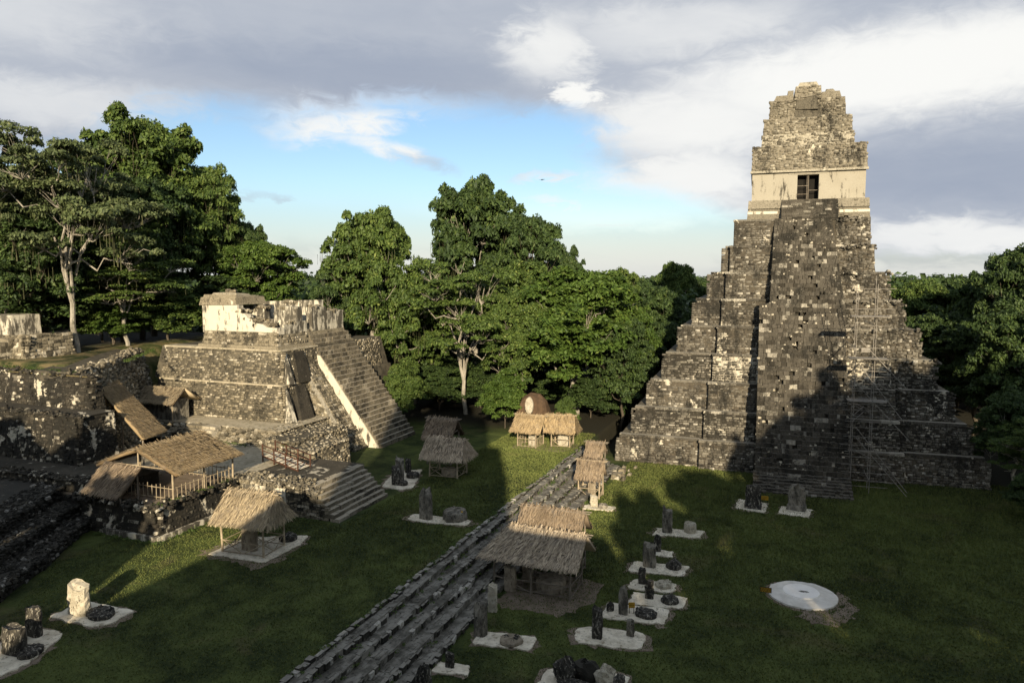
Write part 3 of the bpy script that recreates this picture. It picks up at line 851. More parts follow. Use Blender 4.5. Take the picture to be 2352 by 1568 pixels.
def ruined_building():
    T = thing('ruined_palace', 'roofless white-walled stone building with crumbling walls on top of the terraced pyramid', 'ruin', (66.4, 54.6, 13.65))
    ox, oy, oz = 66.4, 58, 13.65
    L = lambda y, z: (y - oy, z - oz)
    part('plinth', MB().box(-.5, 13, -.55, 10.3, 0, 1.85, (.35, .3, .3, .3)).box(-.85, 13, -.95, 10.6, 0, .35, (.1, .1, .1, .1)), 'acropolis_stone', T)
    # west wall: full height at the north end, broken down in steps towards the stair
    tops = [(68.4, 18.55), (63.4, 18.55), (63.35, 18.1), (62.8, 18.05), (62.75, 17.6), (62.2, 17.5), (61.9, 17.05), (61.3, 16.95), (60.9, 16.55), (59.8, 16.35), (59.2, 16.05), (57.6, 16.0)]
    prof = [L(57.6, 15.25), L(68.4, 15.25)] + [L(y, z) for y, z in tops]
    prof = prof[:-1] + [L(*tops[-1])]
    part('wall', MB().extrude_x(prof, -.05, 1.0), 'plaster', T)
    part('wall', MB().box(-.07, .3, 5.3, 10.42, 1.62, 4.88), 'plaster', T)
    part('wall', MB().extrude_x([L(57.8, 15.2), L(67.5, 15.2), L(67.5, 18.3), L(64, 18.4), L(63.4, 18.0), L(62.6, 18.1), L(62.5, 16.7), L(61.2, 16.7), L(61.1, 18.0), L(59.8, 18.3), L(57.8, 18.2)], 3.6, 4.5), 'streaked_plaster', T)
    part('wall', MB().extrude_x([L(58, 15.2), L(67, 15.2), L(67, 18.6), L(58, 18.9)], 8.0, 8.9), 'streaked_plaster', T)
    # south wall pieces with a doorway
    for xa, xb, zt in ((1.0, 3.2, 16.3), (3.2, 5.2, 16.55), (6.15, 9.0, 18.1), (9.0, 12.6, 17.5)):
        part('wall', MB().box(xa + .004, xb, -.32, .55, 1.6, zt - oz, jit=.03), 'streaked_plaster', T)
    part('wall', MB().box(11.7, 12.6, .56, 10, 1.6, 3.6), 'streaked_plaster', T)
    roof = MB()
    for k, (za, zb, ins) in enumerate(((18.5, 19.35, 0.08), (19.3, 19.6, .5), (19.55, 19.8, 1.3))):
        roof.box(-.22 + ins, 4.9 - ins, 5.2 + ins * .9, 10.75 - ins * .5, za - oz, zb - oz, (.12, .12, .25, .12), jit=.09)
    part('roof', roof, 'acropolis_stone', T)
    st = Stones()
    for (xa, ya, za, n_) in ((.45, 4.4, 4.2, 14), (.45, 3.2, 3.2, 16), (.45, 1.5, 2.65, 22), (4.0, 5, 4.4, 20), (4.0, 1.8, 4.4, 20), (8.4, 4, 4.9, 30), (7.5, .1, 4.4, 24), (3.2, .1, 2.7, 20), (10.8, .1, 3.8, 20), (2.2, 8, 6.3, 22)):
        for _ in range(n_):
            s_ = rng.uniform(.14, .32); q = V3(*rng.normal(size=3)); q /= np.linalg.norm(q); u = np.cross(q, (0, 0, 1)); u /= np.linalg.norm(u); v = np.cross(q, u)
            wide = 2.2 if xa in (.45, 8.4) else 1.0
            if xa in (7.5, 3.2, 10.8): c = V3(xa + rng.uniform(-1.2, 1.2), ya + rng.uniform(-.3, .3), za + rng.uniform(-.1, .12))
            else: c = V3(xa + rng.uniform(-.4, .4), ya + rng.uniform(-wide, wide) * .7, za + rng.uniform(-.12, .12))
            st.put(c, u, v, q, s_, s_ * .7, s_ * .6)
    W_face(st, -.5, 10.2, -.45, .35, 1.8, .3, course=.27, lmin=.25, lmax=.75, out=(0, .07), skip=.1)
    S_face(st, -.55, -.4, 5.2, .35, 1.8, .3, course=.27, lmin=.25, lmax=.75, out=(0, .07), skip=.1)
    st.build(T, 'dark_stone' if False else 'acropolis_stone', 120)


ruined_building()


def lower_terraces():
    # platform with the corner on the lawn
    T = thing('lower_platform', 'dark stone platform with blackened walls rising from the lawn, pale band along its foot', 'platform', (39.8, 44.2, ZN))
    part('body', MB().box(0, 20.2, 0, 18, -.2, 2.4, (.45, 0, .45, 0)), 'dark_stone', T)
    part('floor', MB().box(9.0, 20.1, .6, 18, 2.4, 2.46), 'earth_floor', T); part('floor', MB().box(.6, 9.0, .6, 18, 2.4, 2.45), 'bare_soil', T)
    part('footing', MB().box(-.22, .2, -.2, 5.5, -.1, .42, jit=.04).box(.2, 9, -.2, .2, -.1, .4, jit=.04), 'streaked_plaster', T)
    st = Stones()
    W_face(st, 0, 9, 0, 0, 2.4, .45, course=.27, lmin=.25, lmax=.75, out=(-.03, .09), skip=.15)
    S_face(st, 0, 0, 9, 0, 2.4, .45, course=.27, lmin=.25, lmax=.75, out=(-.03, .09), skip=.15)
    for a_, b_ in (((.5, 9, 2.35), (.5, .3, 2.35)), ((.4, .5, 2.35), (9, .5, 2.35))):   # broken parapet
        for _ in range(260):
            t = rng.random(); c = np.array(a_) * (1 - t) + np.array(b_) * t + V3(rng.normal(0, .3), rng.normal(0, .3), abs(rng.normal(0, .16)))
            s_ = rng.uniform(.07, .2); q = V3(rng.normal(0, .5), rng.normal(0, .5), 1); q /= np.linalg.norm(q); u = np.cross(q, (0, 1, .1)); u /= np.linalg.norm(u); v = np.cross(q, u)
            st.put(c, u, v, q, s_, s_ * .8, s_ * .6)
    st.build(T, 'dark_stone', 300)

    B = thing('stair_block', 'stone stair block with eight wide steps climbing from the lawn to the platforms', 'steps', (48.4, 34.1, ZN))
    ox, oy, oz = 48.4, 34.1, ZN
    part('body', MB().box(0, 9.2, 3.4, 11.6, -.2, 2.37, (.2, .2, 0, 0)).extrude_x([(.5, -.2), (3.6, -.2), (3.6, 2.35)], 0.1, 8.2), 'dark_stone', B)
    for k in range(8):
        xa = max(0, (k - 2) * .22)
        step_row(xa, 7.7 + .12 * k, .43 * k, .8, .3 * k, .3 * (k + 1), 'acro_stair', B, jit=.03, o=.05, lm=(.6, 1.7))
    st = Stones()
    W_face(st, 0, 11.5, 1.0, 0, 2.4, .2, course=.27, lmin=.25, lmax=.75, out=(0, .08), skip=.1, mask=lambda c: c[2] < (c[1] + .3) * .72)
    for _ in range(700):
        y = rng.uniform(2.6, 11); x = rng.uniform(-.1, 2.6 if y > 4 else 1.6); z = 2.4 + abs(rng.normal(0, .12)) if y > 3.6 else (y / .43 * .3 + .1)
        s_ = rng.uniform(.06, .18); q = V3(rng.normal(0, .5), rng.normal(0, .5), 1); q /= np.linalg.norm(q); u = np.cross(q, (0, 1, .1)); u /= np.linalg.norm(u); v = np.cross(q, u)
        st.put(V3(x, y, z), u, v, q, s_, s_ * .8, s_ * .6)
    st.build(B, 'acropolis_stone', 250)
    part('plaster_patch', MB().box(-.12, .02, 5.2, 9.6, .3, 2.2, (.15, 0, 0, 0), jit=.1), 'streaked_plaster', B)

    # three low tiers that climb from the stair block to the upper court
    M = thing('tiered_walls', 'three low broken masonry tiers stepping up beside the stair block', 'wall', (56.5, 42.6, ZN))
    ox, oy = 56.5, 42.6
    spec = [(56.5, 63.0, 42.6, 46.0, 3.1), (58.0, 67.2, 45.6, 50.0, 3.5), (60.0, 71.6, 49.4, 51.6, 3.8)]
    st = Stones()
    for xa, xb, ya, yz, zt in spec:
        part('tier', MB().box(xa - ox, xb - ox, ya - oy, yz - oy, -.1, zt, (.3, .3, .3, 0)), 'mortar', M)
        S_face(st, ya - oy, xa - ox, xb - ox, 0.0, zt, .3, course=.27, lmin=.25, lmax=.7, out=(0, .1), rough=.35, skip=.08)
        W_face(st, xa - ox, yz - oy, ya - oy, 0.0, zt, .3, course=.27, lmin=.25, lmax=.7, out=(0, .1), rough=.5, skip=.08)
        for _ in range(150):
            c = V3(rng.uniform(xa, xb) - ox, rng.uniform(ya, yz) - oy, zt + .03); s_ = rng.uniform(.06, .18)
            q = V3(rng.normal(0, .3), rng.normal(0, .3), 1); q /= np.linalg.norm(q); u = np.cross(q, (0, 1, .1)); u /= np.linalg.norm(u); v = np.cross(q, u)
            st.put(c, u, v, q, s_, s_ * .8, s_ * .5)
    st.build(M, 'acropolis_stone', 300)

    U = thing('upper_court', 'pale earth court below the terraced pyramid with a low masonry front and a short stair', 'platform', (60, 51.5, ZN))
    ox, oy = 60, 51.5
    part('body', MB().box(0, 11.8, 0, 20, -.1, 3.8, (.5, 0, 0, 0)), 'mortar', U)
    part('floor', MB().box(.45, 11.8, -2, 20, 3.8, 3.86), 'earth_floor', U)
    st = Stones()
    W_face(st, -1.2, 20, -1.5, 2.4, 3.85, 1.6, course=.3, lmin=.25, lmax=.7, out=(0, .1), rough=.6, skip=.05)
    st.build(U, 'acropolis_stone', 250)
    for k in range(5):
        mb = MB(); y = 5.6
        while y < 9.6:
            w = rng.uniform(.6, 1.3); mb.box(-2.6 + .5 * k + rng.uniform(-.05, .05), 0.3, y, min(y + w - .02, 9.6), 2.4, 2.46 + .29 * (k + 1), jit=.02); y += w
        link('step', mb.mesh('step', 'acropolis_stone'), U, kind='stuff')


lower_terraces()


def left_terraces():
    data = [('dark_wall', 'blackened lowest terrace wall at the left edge with a pale ledge on top', (40.5, 49.8, ZN), 90, 3.4, .3, 'dark_stone', 4),
            ('plaster_wall', 'dark retaining wall with white plaster patches below the upper terrace at left', (44, 57.5, 5.4), 92, 4.2, .4, 'dark_stone', 3.5),
            ('upper_wall', 'dark broken topmost retaining wall below the grassy terrace at left', (47.2, 59.8, 9.6), 94, 3.0, .6, 'dark_stone', 3.0)]
    for name, lab, (x, y, z), yn, h, b, mat, dep in data:
        T = thing(name, lab, 'wall', (x, y, z))
        e = {'dark_wall': 5, 'plaster_wall': 4, 'upper_wall': 1.6}[name]
        part('body', MB().box(0, e, 0, yn - y, -.3, h, (b, 0, b, 0)), mat, T)
        part('ledge', MB().box(b - .15, e, b - .1, yn - y, h - .02, h + .06), 'dark_stone' if name != 'upper_wall' else 'grass', T)
        st = Stones()
        W_face(st, 0, min(yn, 76) - y, 0, 0, h - .05, b, course=.27, lmin=.25, lmax=.75, out=(-.02, .1), skip=.1, rough=.2)
        if name != 'dark_wall': S_face(st, 0, 0, e, 0, h - .05, b, course=.27, lmin=.25, lmax=.75, out=(-.02, .1), skip=.1, rough=.3)
        for _ in range(260):
            c = V3(b + rng.uniform(-.2, .8), rng.uniform(0, 18), h + abs(rng.normal(0, .1))); s_ = rng.uniform(.07, .2)
            q = V3(rng.normal(0, .4), rng.normal(0, .4), 1); q /= np.linalg.norm(q); u = np.cross(q, (0, 1, .1)); u /= np.linalg.norm(u); v = np.cross(q, u)
            st.put(c, u, v, q, s_, s_ * .8, s_ * .5)
        st.build(T, mat, 300)
    # broken stone slope under the upper terrace
    T = thing('rubble_slope', 'sloping broken masonry face rising behind the thatched roofs to the grassy terrace', 'wall', (50, 60, 4.4))
    st = Stones()
    segs = [((48.2, 59.5), (55, 63.4)), ((55, 63.4), (60.5, 67.6)), ((60.5, 67.6), (65.5, 71.0))]
    body = MB()
    for (xa, ya), (xb, yb) in segs:
        P = lambda x, y, z: (x - 50, y - 60, z - 4.4)
        top = (5.2, 5.8)
        q = [P(xa, ya, 4.3), P(xb, yb, 4.3), P(xb - .3, yb + 2.6, 12.9), P(xa - .3, ya + 2.8, 12.9)]
        body.add(q + [P(xb, yb + 8, 4.3), P(xa, ya + 8, 4.3), P(xb - .6, yb + 8, 12.9), P(xa - .6, ya + 8, 12.9)], [(0, 1, 2, 3), (3, 2, 6, 7), (1, 4, 6, 2), (0, 3, 7, 5), (5, 7, 6, 4), (0, 5, 4, 1)])
        st.face(q[0], q[1], q[2], q[3], course=.27, lmin=.2, lmax=.6, out=(0.0, .2), rough=.95, skip=.08)
        for _ in range(60):
            t = rng.random(); c = np.array(q[3]) * (1 - t) + np.array(q[2]) * t + V3(rng.normal(0, .3), rng.uniform(-.3, 1.5), rng.uniform(-.1, .25)); s_ = rng.uniform(.08, .26)
            n_ = V3(rng.normal(0, .6), rng.normal(0, .6), 1); n_ /= np.linalg.norm(n_); u = np.cross(n_, (0, 1, .1)); u /= np.linalg.norm(u); v = np.cross(n_, u)
            st.put(c, u, v, n_, s_, s_ * .8, s_ * .6)
    part('core', body, 'mortar', T)
    st.build(T, 'acropolis_stone', 300)
    # small structure on the far left of the upper terrace
    F_ = thing('small_ruin', 'small stone ruin with stepped base at the left edge of the grassy terrace', 'ruin', (53, 77.5, 12.9))
    part('base', MB().box(0, 6, -1, 8, -.3, 2.4, (.6, .6, .6, .6)), 'acropolis_stone', F_)
    part('wall', MB().box(1.6, 5, 3.2, 7.5, 2.4, 4.6, (.1, .1, .1, .1)), 'streaked_plaster', F_)
    for k in range(6):
        mb = MB(); y = 1.2
        while y < 6:
            w = rng.uniform(.5, 1.2); mb.box(-2.2 + .4 * k, .4 + .1 * k, y, min(y + w - .02, 6), -.3, .4 + .36 * k, jit=.03); y += w
        link('step', mb.mesh('step', 'acropolis_stone'), F_, kind='stuff')
    st = Stones()
    W_face(st, 0, 8, -1, 0, 2.6, .6, course=.36, out=(0, .1), rough=.2); S_face(st, -1, 0, 6, 0, 2.6, .6, course=.36, out=(0, .1), rough=.2)
    st.build(F_, 'acropolis_stone', 120)
    # stepped heap of dark stone nearest the viewer
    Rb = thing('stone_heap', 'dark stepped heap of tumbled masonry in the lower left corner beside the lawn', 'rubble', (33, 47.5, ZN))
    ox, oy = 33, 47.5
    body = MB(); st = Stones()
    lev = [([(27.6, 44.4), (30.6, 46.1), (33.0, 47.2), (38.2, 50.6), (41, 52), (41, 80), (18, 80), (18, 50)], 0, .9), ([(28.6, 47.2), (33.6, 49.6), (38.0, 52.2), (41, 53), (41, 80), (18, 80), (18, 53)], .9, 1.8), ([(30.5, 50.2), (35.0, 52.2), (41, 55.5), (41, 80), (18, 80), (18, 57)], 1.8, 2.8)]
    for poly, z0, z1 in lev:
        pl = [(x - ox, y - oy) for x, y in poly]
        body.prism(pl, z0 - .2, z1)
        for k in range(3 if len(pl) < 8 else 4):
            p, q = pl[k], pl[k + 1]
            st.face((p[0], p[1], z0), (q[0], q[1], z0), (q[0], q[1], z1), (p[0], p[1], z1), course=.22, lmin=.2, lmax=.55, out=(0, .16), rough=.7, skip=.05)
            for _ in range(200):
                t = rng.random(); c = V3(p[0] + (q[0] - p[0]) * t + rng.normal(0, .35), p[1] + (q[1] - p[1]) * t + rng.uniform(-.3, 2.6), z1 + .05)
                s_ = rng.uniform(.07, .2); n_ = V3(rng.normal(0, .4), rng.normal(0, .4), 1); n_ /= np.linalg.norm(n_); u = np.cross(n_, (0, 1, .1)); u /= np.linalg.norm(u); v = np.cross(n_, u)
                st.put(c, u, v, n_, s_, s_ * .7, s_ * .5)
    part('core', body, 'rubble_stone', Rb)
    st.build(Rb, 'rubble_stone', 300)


left_terraces()


def wooden_stairs():
    T = thing('wooden_stairs', 'short brown wooden stairway with handrails leading onto the stair block', 'stairs', (54.9, 45.9, 4.46), R(0))
    a_, b_ = V3(.2, .6, .55), V3(-1.1, -4.4, -.05)
    d = b_ - a_; w = V3(1.5, 0, 0)
    for k in range(9):
        c = a_ + d * (k + .5) / 9
        part('tread', MB().box(c[0] - .85, c[0] + .85, c[1] - .2, c[1] + .2, c[2], c[2] + .06), 'limestone_pad', T)
    for s_ in (-.9, .9):
        part('stringer', MB().tube(a_ + V3(s_, 0, 0), b_ + V3(s_, 0, 0), .09, n=4), 'brown_wood', T)
        for h in (.55, 1.05):
            part('handrail', MB().tube(a_ + V3(s_, 0, h), b_ + V3(s_, 0, h), .045, n=5), 'brown_wood', T)
        for t in (0, .33, .66, 1):
            c = a_ + d * t + V3(s_, 0, 0)
            part('post', MB().tube((c[0], c[1], -.1 if t > .6 else 0), c + V3(0, 0, 1.15), .075, n=5), 'brown_wood', T)


wooden_stairs()

# ------------------------------------------------------------------ thatched shelters
def strands(el, er, rr, rl, n, ln=(.3, .7), wid=(.018, .05), lift=.10, eave=0.28):
    """loose straw lying down a roof slope: eave-left, eave-right, ridge-right, ridge-left"""
    el, er, rr, rl = (np.array(p, float) for p in (el, er, rr, rl))
    u = rng.random(n); v = 1 - rng.random(n) ** .9
    k = int(n * eave); v[:k] = rng.uniform(0, .06, k)
    lo = el + (er - el) * u[:, None]; hi = rl + (rr - rl) * u[:, None]
    rows_ = max(3, int(np.linalg.norm((rl + rr) / 2 - (el + er) / 2) / .42))
    fr_ = (v * rows_) % 1.0
    v = np.where(v > .06, (np.floor(v * rows_) + fr_ ** 2 * .8) / rows_, v)
    base = lo + (hi - lo) * v[:, None]
    dn = lo - hi; dn /= np.linalg.norm(dn, axis=1)[:, None]
    ud = (er - el) / np.linalg.norm(er - el)
    nr = np.cross(ud, -dn); nr /= np.linalg.norm(nr, axis=1)[:, None]
    nr *= np.sign(nr[:, 2:3] + 1e-9)
    L = rng.uniform(*ln, n)[:, None]; W = rng.uniform(*wid, n)[:, None]
    ang = rng.normal(0, .16, n)[:, None]
    d = dn + ud * ang + nr * rng.normal(.02, .10, n)[:, None]
    up = nr * (rng.uniform(.02, lift, n) + .09 * (1 - fr_))[:, None]
    b = base - d * L * .45 + up * .4
    t = base + d * L * .55 + up + nr * rng.uniform(-.03, .09, n)[:, None]
    droop = np.zeros((n, 3)); droop[:k, 2] = -rng.uniform(0.0, .14, k)
    P = np.stack([b - ud * W, b + ud * W, t + droop + ud * W * .35, t + droop - ud * W * .35], 1)
    return P


def roof_mesh(name, planes, mat, parent, dens=95, th=.2):
    """planes: list of (eaveL, eaveR, ridgeR, ridgeL); thick slab plus loose straw, one mesh"""
    vs, fs = [], []
    for q in planes:
        q = [np.array(p, float) for p in q]
        nrm = np.cross(q[1] - q[0], q[3] - q[0]); nrm /= np.linalg.norm(nrm); nrm *= np.sign(nrm[2] + 1e-9)
        o = len(vs)
        vs += [p for p in q] + [p - nrm * th for p in q]
        for f in ((0, 1, 2, 3), (7, 6, 5, 4), (0, 4, 5, 1), (1, 5, 6, 2), (2, 6, 7, 3), (3, 7, 4, 0)): fs.append([o + i for i in f])
    slab_v, slab_f = np.array(vs), np.array(fs)
    Ps = []
    for q in planes:
        q = [np.array(p, float) for p in q]
        A = .5 * (np.linalg.norm(q[1] - q[0]) + np.linalg.norm(q[2] - q[3])) * .5 * (np.linalg.norm(q[3] - q[0]) + np.linalg.norm(q[2] - q[1]))
        Ps.append(strands(*q, int(A * dens) + 60))
    P = np.concatenate(Ps)
    n = len(P)
    V_ = np.concatenate([slab_v, P.reshape(-1, 3)]); F_ = np.concatenate([slab_f, np.arange(4 * n).reshape(-1, 4) + len(slab_v)])
    return link(name, fast_mesh(name, V_, F_, mat), parent)


def shelter(name, label, loc, L, W, he, hr, rotz=0.0, mat='thatch_straw', pole='pole_wood', oh=.55, og=.5, rails=True, group=None, fence=False, hip=0.0, hip_s=0.0):
    """gabled shelter on poles; ridge along local y, eaves at local +-x"""
    T = thing(name, label, 'shelter', loc, rotz, group)
    xe = W / 2 + oh; ze = he; sl = (hr - ze) / xe; he = ze + sl * oh - .1; y0, y1 = -L / 2 - og, L / 2 + og
    planes = [((-xe, y1, ze), (-xe, y0, ze), (0, y0 + .05 + hip_s, hr), (0, y1 - .05 - hip, hr)), ((xe, y0, ze), (xe, y1, ze), (0, y1 - .05 - hip, hr + .004), (0, y0 + .05 + hip_s, hr + .004))]
    if hip: planes.append(((xe, y1, ze), (-xe, y1, ze), (-.01, y1 - hip, hr), (.01, y1 - hip, hr)))
    if hip_s: planes.append(((-xe, y0, ze), (xe, y0, ze), (.01, y0 + hip_s, hr), (-.01, y0 + hip_s, hr)))
    rf = roof_mesh('roof', planes, mat, T)
    # ridge cap: rough straw rolled over the top, held by poles
    capP = np.concatenate([strands((-.45, y1 - hip, hr - .28), (-.45, y0 + hip_s, hr - .28), (0, y0 + hip_s, hr + .08), (0, y1 - hip, hr + .08), int(L * 26), ln=(.4, .8)),
                           strands((.45, y0 + hip_s, hr - .28), (.45, y1 - hip, hr - .28), (0, y1 - hip, hr + .08), (0, y0 + hip_s, hr + .08), int(L * 26), ln=(.4, .8))])
    link('ridge_cap', fast_mesh('ridge_cap', capP.reshape(-1, 3), np.arange(4 * len(capP)).reshape(-1, 4), mat), rf)
    for s_ in (-.22, .2):
        part('ridge_pole', MB().tube((s_, y0 + hip_s - .35, hr + .03 - abs(s_) * .4), (s_, y1 - hip + .25, hr + .03 - abs(s_) * .4), .045, .04), pole, rf)
    pts = [(-W / 2, -L / 2), (-W / 2, L / 2), (W / 2, -L / 2), (W / 2, L / 2)]
    if L > 4.8: pts += [(-W / 2, 0), (W / 2, 0)]
    for x, y in pts:
        part('post', MB().tube((x, y, -.1), (x + rng.normal(0, .03), y + rng.normal(0, .03), he + .12), .085, .07, 7), pole, T)
    for y in (-L / 2, L / 2):
        part('king_post', MB().tube((0, y, he), (0, y, hr - .12), .06, .05), pole, T)
        part('tie_beam', MB().tube((-W / 2 - .2, y, he), (W / 2 + .2, y, he), .06), pole, T)
    for x in (-W / 2, W / 2):
        part('plate', MB().tube((x, -L / 2 - .3, he + .06), (x, L / 2 + .3, he + .06), .06), pole, T)
    for x, y in pts[:4]:
        for yy in (y + (.5 if y < 0 else -.5),):
            part('rafter', MB().tube((x * 1.12, yy, he - .12 * sl), (0, yy, hr - .14), .04), pole, T)
    if rails:
        for (xa, ya), (xb, yb) in ((pts[0], pts[1]), (pts[0], pts[2]), (pts[1], pts[3]), (pts[2], pts[3])):
            for h in ((.18, .95) if not fence else (.15, 1.0)):
                part('rail', MB().tube((xa, ya, h + rng.normal(0, .03)), (xb, yb, h + rng.normal(0, .05)), .035), pole, T)
            if fence:
                n = int(math.hypot(xb - xa, yb - ya) / .42)
                for k in range(1, n):
                    t = k / n; px_, py_ = xa + (xb - xa) * t, ya + (yb - ya) * t
                    part('picket', MB().tube((px_, py_, 0), (px_ + rng.normal(0, .03), py_ + rng.normal(0, .03), rng.uniform(1.05, 1.3)), .028, n=5), pole, T)
            else:
                mx, my = (xa + xb) / 2, (ya + yb) / 2
                part('brace', MB().tube((xa, ya, 1.0), (mx, my, .12), .03), pole, T)
                part('brace', MB().tube((xb, yb, 1.0), (mx, my, .12), .03), pole, T)
    return T


shelter('thatched_shelter', 'straw thatched shelter on poles over a tan stela, nearest the dark platform', (41.3, 36.5, ZN), 3.5, 2.4, 2.4, 4.4, R(3), 'thatch_straw', oh=.5, og=.6, hip=.25, hip_s=.3)
shelter('thatched_shelter', 'greyish thatched shelter on the middle lawn with a pink stone block under it', (64.6, 32.3, ZN), 3.0, 2.4, 1.95, 3.75, R(2), 'thatch_grey', oh=.6, og=.8, hip_s=.45)
shelter('thatched_shelter', 'thatched roof standing taller directly behind the middle-lawn shelter', (68.6, 34.9, ZN), 2.7, 2.2, 2.9, 4.85, R(2), 'thatch_brown', 'grey_pole', oh=.5, og=.4)
shelter('thatched_shelter', 'large low thatched shelter straddling the long steps, with a round altar beneath', (47.2, 16.6, 0), 5.6, 2.7, 2.5, 4.25, R(-1), 'thatch_grey', 'grey_pole', oh=.8, og=.8, hip=1.5)
shelter('thatched_shelter', 'higher thatched roof just behind the large low shelter on the steps', (50.4, 16.5, 0), 4.2, 2.2, 3.1, 4.75, R(-1), 'thatch_brown', 'grey_pole', oh=.5, og=.4)
shelter('thatched_shelter', 'narrow brown thatched shelter beside a white stela at the far end of the steps', (69.2, 18.8, 0), 2.1, 1.6, 2.05, 3.7, 0, 'thatch_brown', 'pole_wood', oh=.35, og=.3)
shelter('thatched_shelter', 'small dark thatched shelter furthest along the steps against the pyramid corner', (76.6, 20.3, .9), 1.7, 1.5, 1.5, 2.9, 0, 'thatch_brown', 'grey_pole', oh=.3, og=.2)
shelter('thatched_shelter', 'sunlit golden thatched shelter with picket fence, left of the far pair', (79.4, 28.9, ZN), 2.3, 2.2, 1.95, 3.7, R(-4), 'thatch_gold', oh=.6, og=.75, fence=True)
shelter('thatched_shelter', 'sunlit golden thatched shelter with cross-braced rails, right of the far pair', (80.7, 25.4, ZN), 2.2, 2.0, 1.9, 3.7, R(4), 'thatch_gold', oh=.55, og=.75, hip_s=.45)
shelter('long_thatched_shelter', 'long golden thatched shelter with a pole fence on the dark platform', (45.1, 48.2, 4.46), 6.4, 7.0, 2.3, 3.95, R(-90), 'thatch_gold', oh=.75, og=.35, fence=True)


def lean_roofs():
    T = thing('sloping_thatch_roof', 'long strip of tan thatch sloping down the broken masonry above the long shelter', 'shelter', (51, 56, 4.46))
    L = lambda x, y, z: (x - 51, y - 56, z - 4.46)
    roof_mesh('roof', [(L(48.6, 55.2, 7.15), L(52.4, 56.5, 7.05), L(54.6, 65.4, 11.3), L(51.3, 64.3, 11.4))], 'thatch_gold', T, 95)
    for x, y, z in ((49.2, 55.9, 7.2), (52.3, 57.0, 7.1), (50.2, 59.6, 8.9), (53.0, 60.2, 8.8)):
        part('post', MB().tube(L(x, y, 4.3), L(x, y, z), .08), 'grey_pole', T)
    part('eave_pole', MB().tube(L(48.5, 55.4, 6.95), L(52.5, 56.7, 6.85), .06), 'grey_pole', T)
    T = thing('small_thatch_roof', 'short dark thatch lean-to propped at the open end of the long shelter', 'shelter', (40.8, 49.6, 4.46))
    L = lambda x, y, z: (x - 40.8, y - 49.6, z - 4.46)
    roof_mesh('roof', [(L(39.7, 51.6, 5.25), L(39.9, 48.0, 5.0), L(41.4, 47.4, 7.0), L(41.4, 51.2, 7.2))], 'thatch_brown', T, 95)
    for x, y, z in ((41.4, 47.8, 6.9), (41.4, 50.9, 7.0), (40.1, 48.2, 5.1), (40.0, 51.3, 5.2)):
        part('post', MB().tube(L(x, y, 4.4), L(x, y, z), .07), 'grey_pole', T)
    T = thing('masonry_hut', 'small block-walled hut with a drooping straw roof tucked against the broken masonry', 'hut', (61.6, 66.3, 5.86))
    part('wall', MB().box(-.9, 1.2, -2.2, 2.2, 0, 2.3), 'stela_grey', T)
    st = Stones()
    W_face(st, -.9, 2.2, -2.2, 0, 2.3, 0, course=.3, lmin=.3, lmax=.6, out=(0, .03), skip=.03); S_face(st, -2.2, -.9, 1.2, 0, 2.3, 0, course=.3, out=(0, .03))
    st.build(T, 'stela_grey', 120)
    roof_mesh('roof', [((-1.9, 3.2, 2.05), (-1.9, -3.0, 2.05), (.2, -2.8, 3.5), (.2, 3.0, 3.5)), ((2.0, -3.0, 2.1), (2.0, 3.2, 2.1), (.2, 3.0, 3.504), (.2, -2.8, 3.504))], 'thatch_straw', T, 95)
    for y in (-2.8, 3.0):
        part('post', MB().tube((-1.7, y, 0), (-1.7, y, 2.1), .07), 'pole_wood', T)


lean_roofs()

# ------------------------------------------------------------------ stelae, altars and their pads
def blob_poly(poly, n=40, wob=.06, rnd=.35):
    """rounded, slightly ragged outline through the corner points"""
    P = np.array(poly, float); m = len(P); out = []
    for i in range(m):
        a_, b_, c_ = P[i - 1], P[i], P[(i + 1) % m]
        la, lc = np.linalg.norm(a_ - b_), np.linalg.norm(c_ - b_)
        r = min(rnd, .4 * la, .4 * lc)
        p0, p1 = b_ + (a_ - b_) / la * r, b_ + (c_ - b_) / lc * r
        for t in np.linspace(0, 1, 4):
            out.append((1 - t) ** 2 * p0 + 2 * t * (1 - t) * b_ + t * t * p1)
        nxt = c_ + (b_ - c_) / lc * min(rnd, .4 * lc)
        k = max(1, int(np.linalg.norm(nxt - p1) / .45))
        for t in np.linspace(0, 1, k + 2)[1:-1]: out.append(p1 + (nxt - p1) * t)
    return [(p[0] + rng.normal(0, wob * .5), p[1] + rng.normal(0, wob * .5)) for p in out]


def ccw(p):
    a_ = sum(p[i][0] * p[(i + 1) % len(p)][1] - p[(i + 1) % len(p)][0] * p[i][1] for i in range(len(p)))
    return p if a_ > 0 else p[::-1]


def pad(label, poly, z, h=.09, mat='limestone_pad', rnd=.35, wob=.11, name='stone_pad', cat='pad'):
    poly = ccw(poly); c = np.mean(np.array(poly), axis=0)
    loc = [(x - c[0], y - c[1]) for x, y in blob_poly(poly, rnd=rnd, wob=wob)]
    o = link(name, MB().prism(loc, -.08, h, .012).mesh(name, mat)); o.location = (c[0], c[1], z)
    big = [(x - c[0], y - c[1]) for x, y in [(c[0] + (p[0] - c[0]) * 1.10, c[1] + (p[1] - c[1]) * 1.16) for p in poly]]
    part('soil_edge', MB().prism(blob_poly(ccw(big), rnd=rnd + .3, wob=.34), -.05, .022, .01), 'bare_soil', o)
    return tag(o, label, cat, 'pale stone pads on the lawns' if name == 'stone_pad' else None)


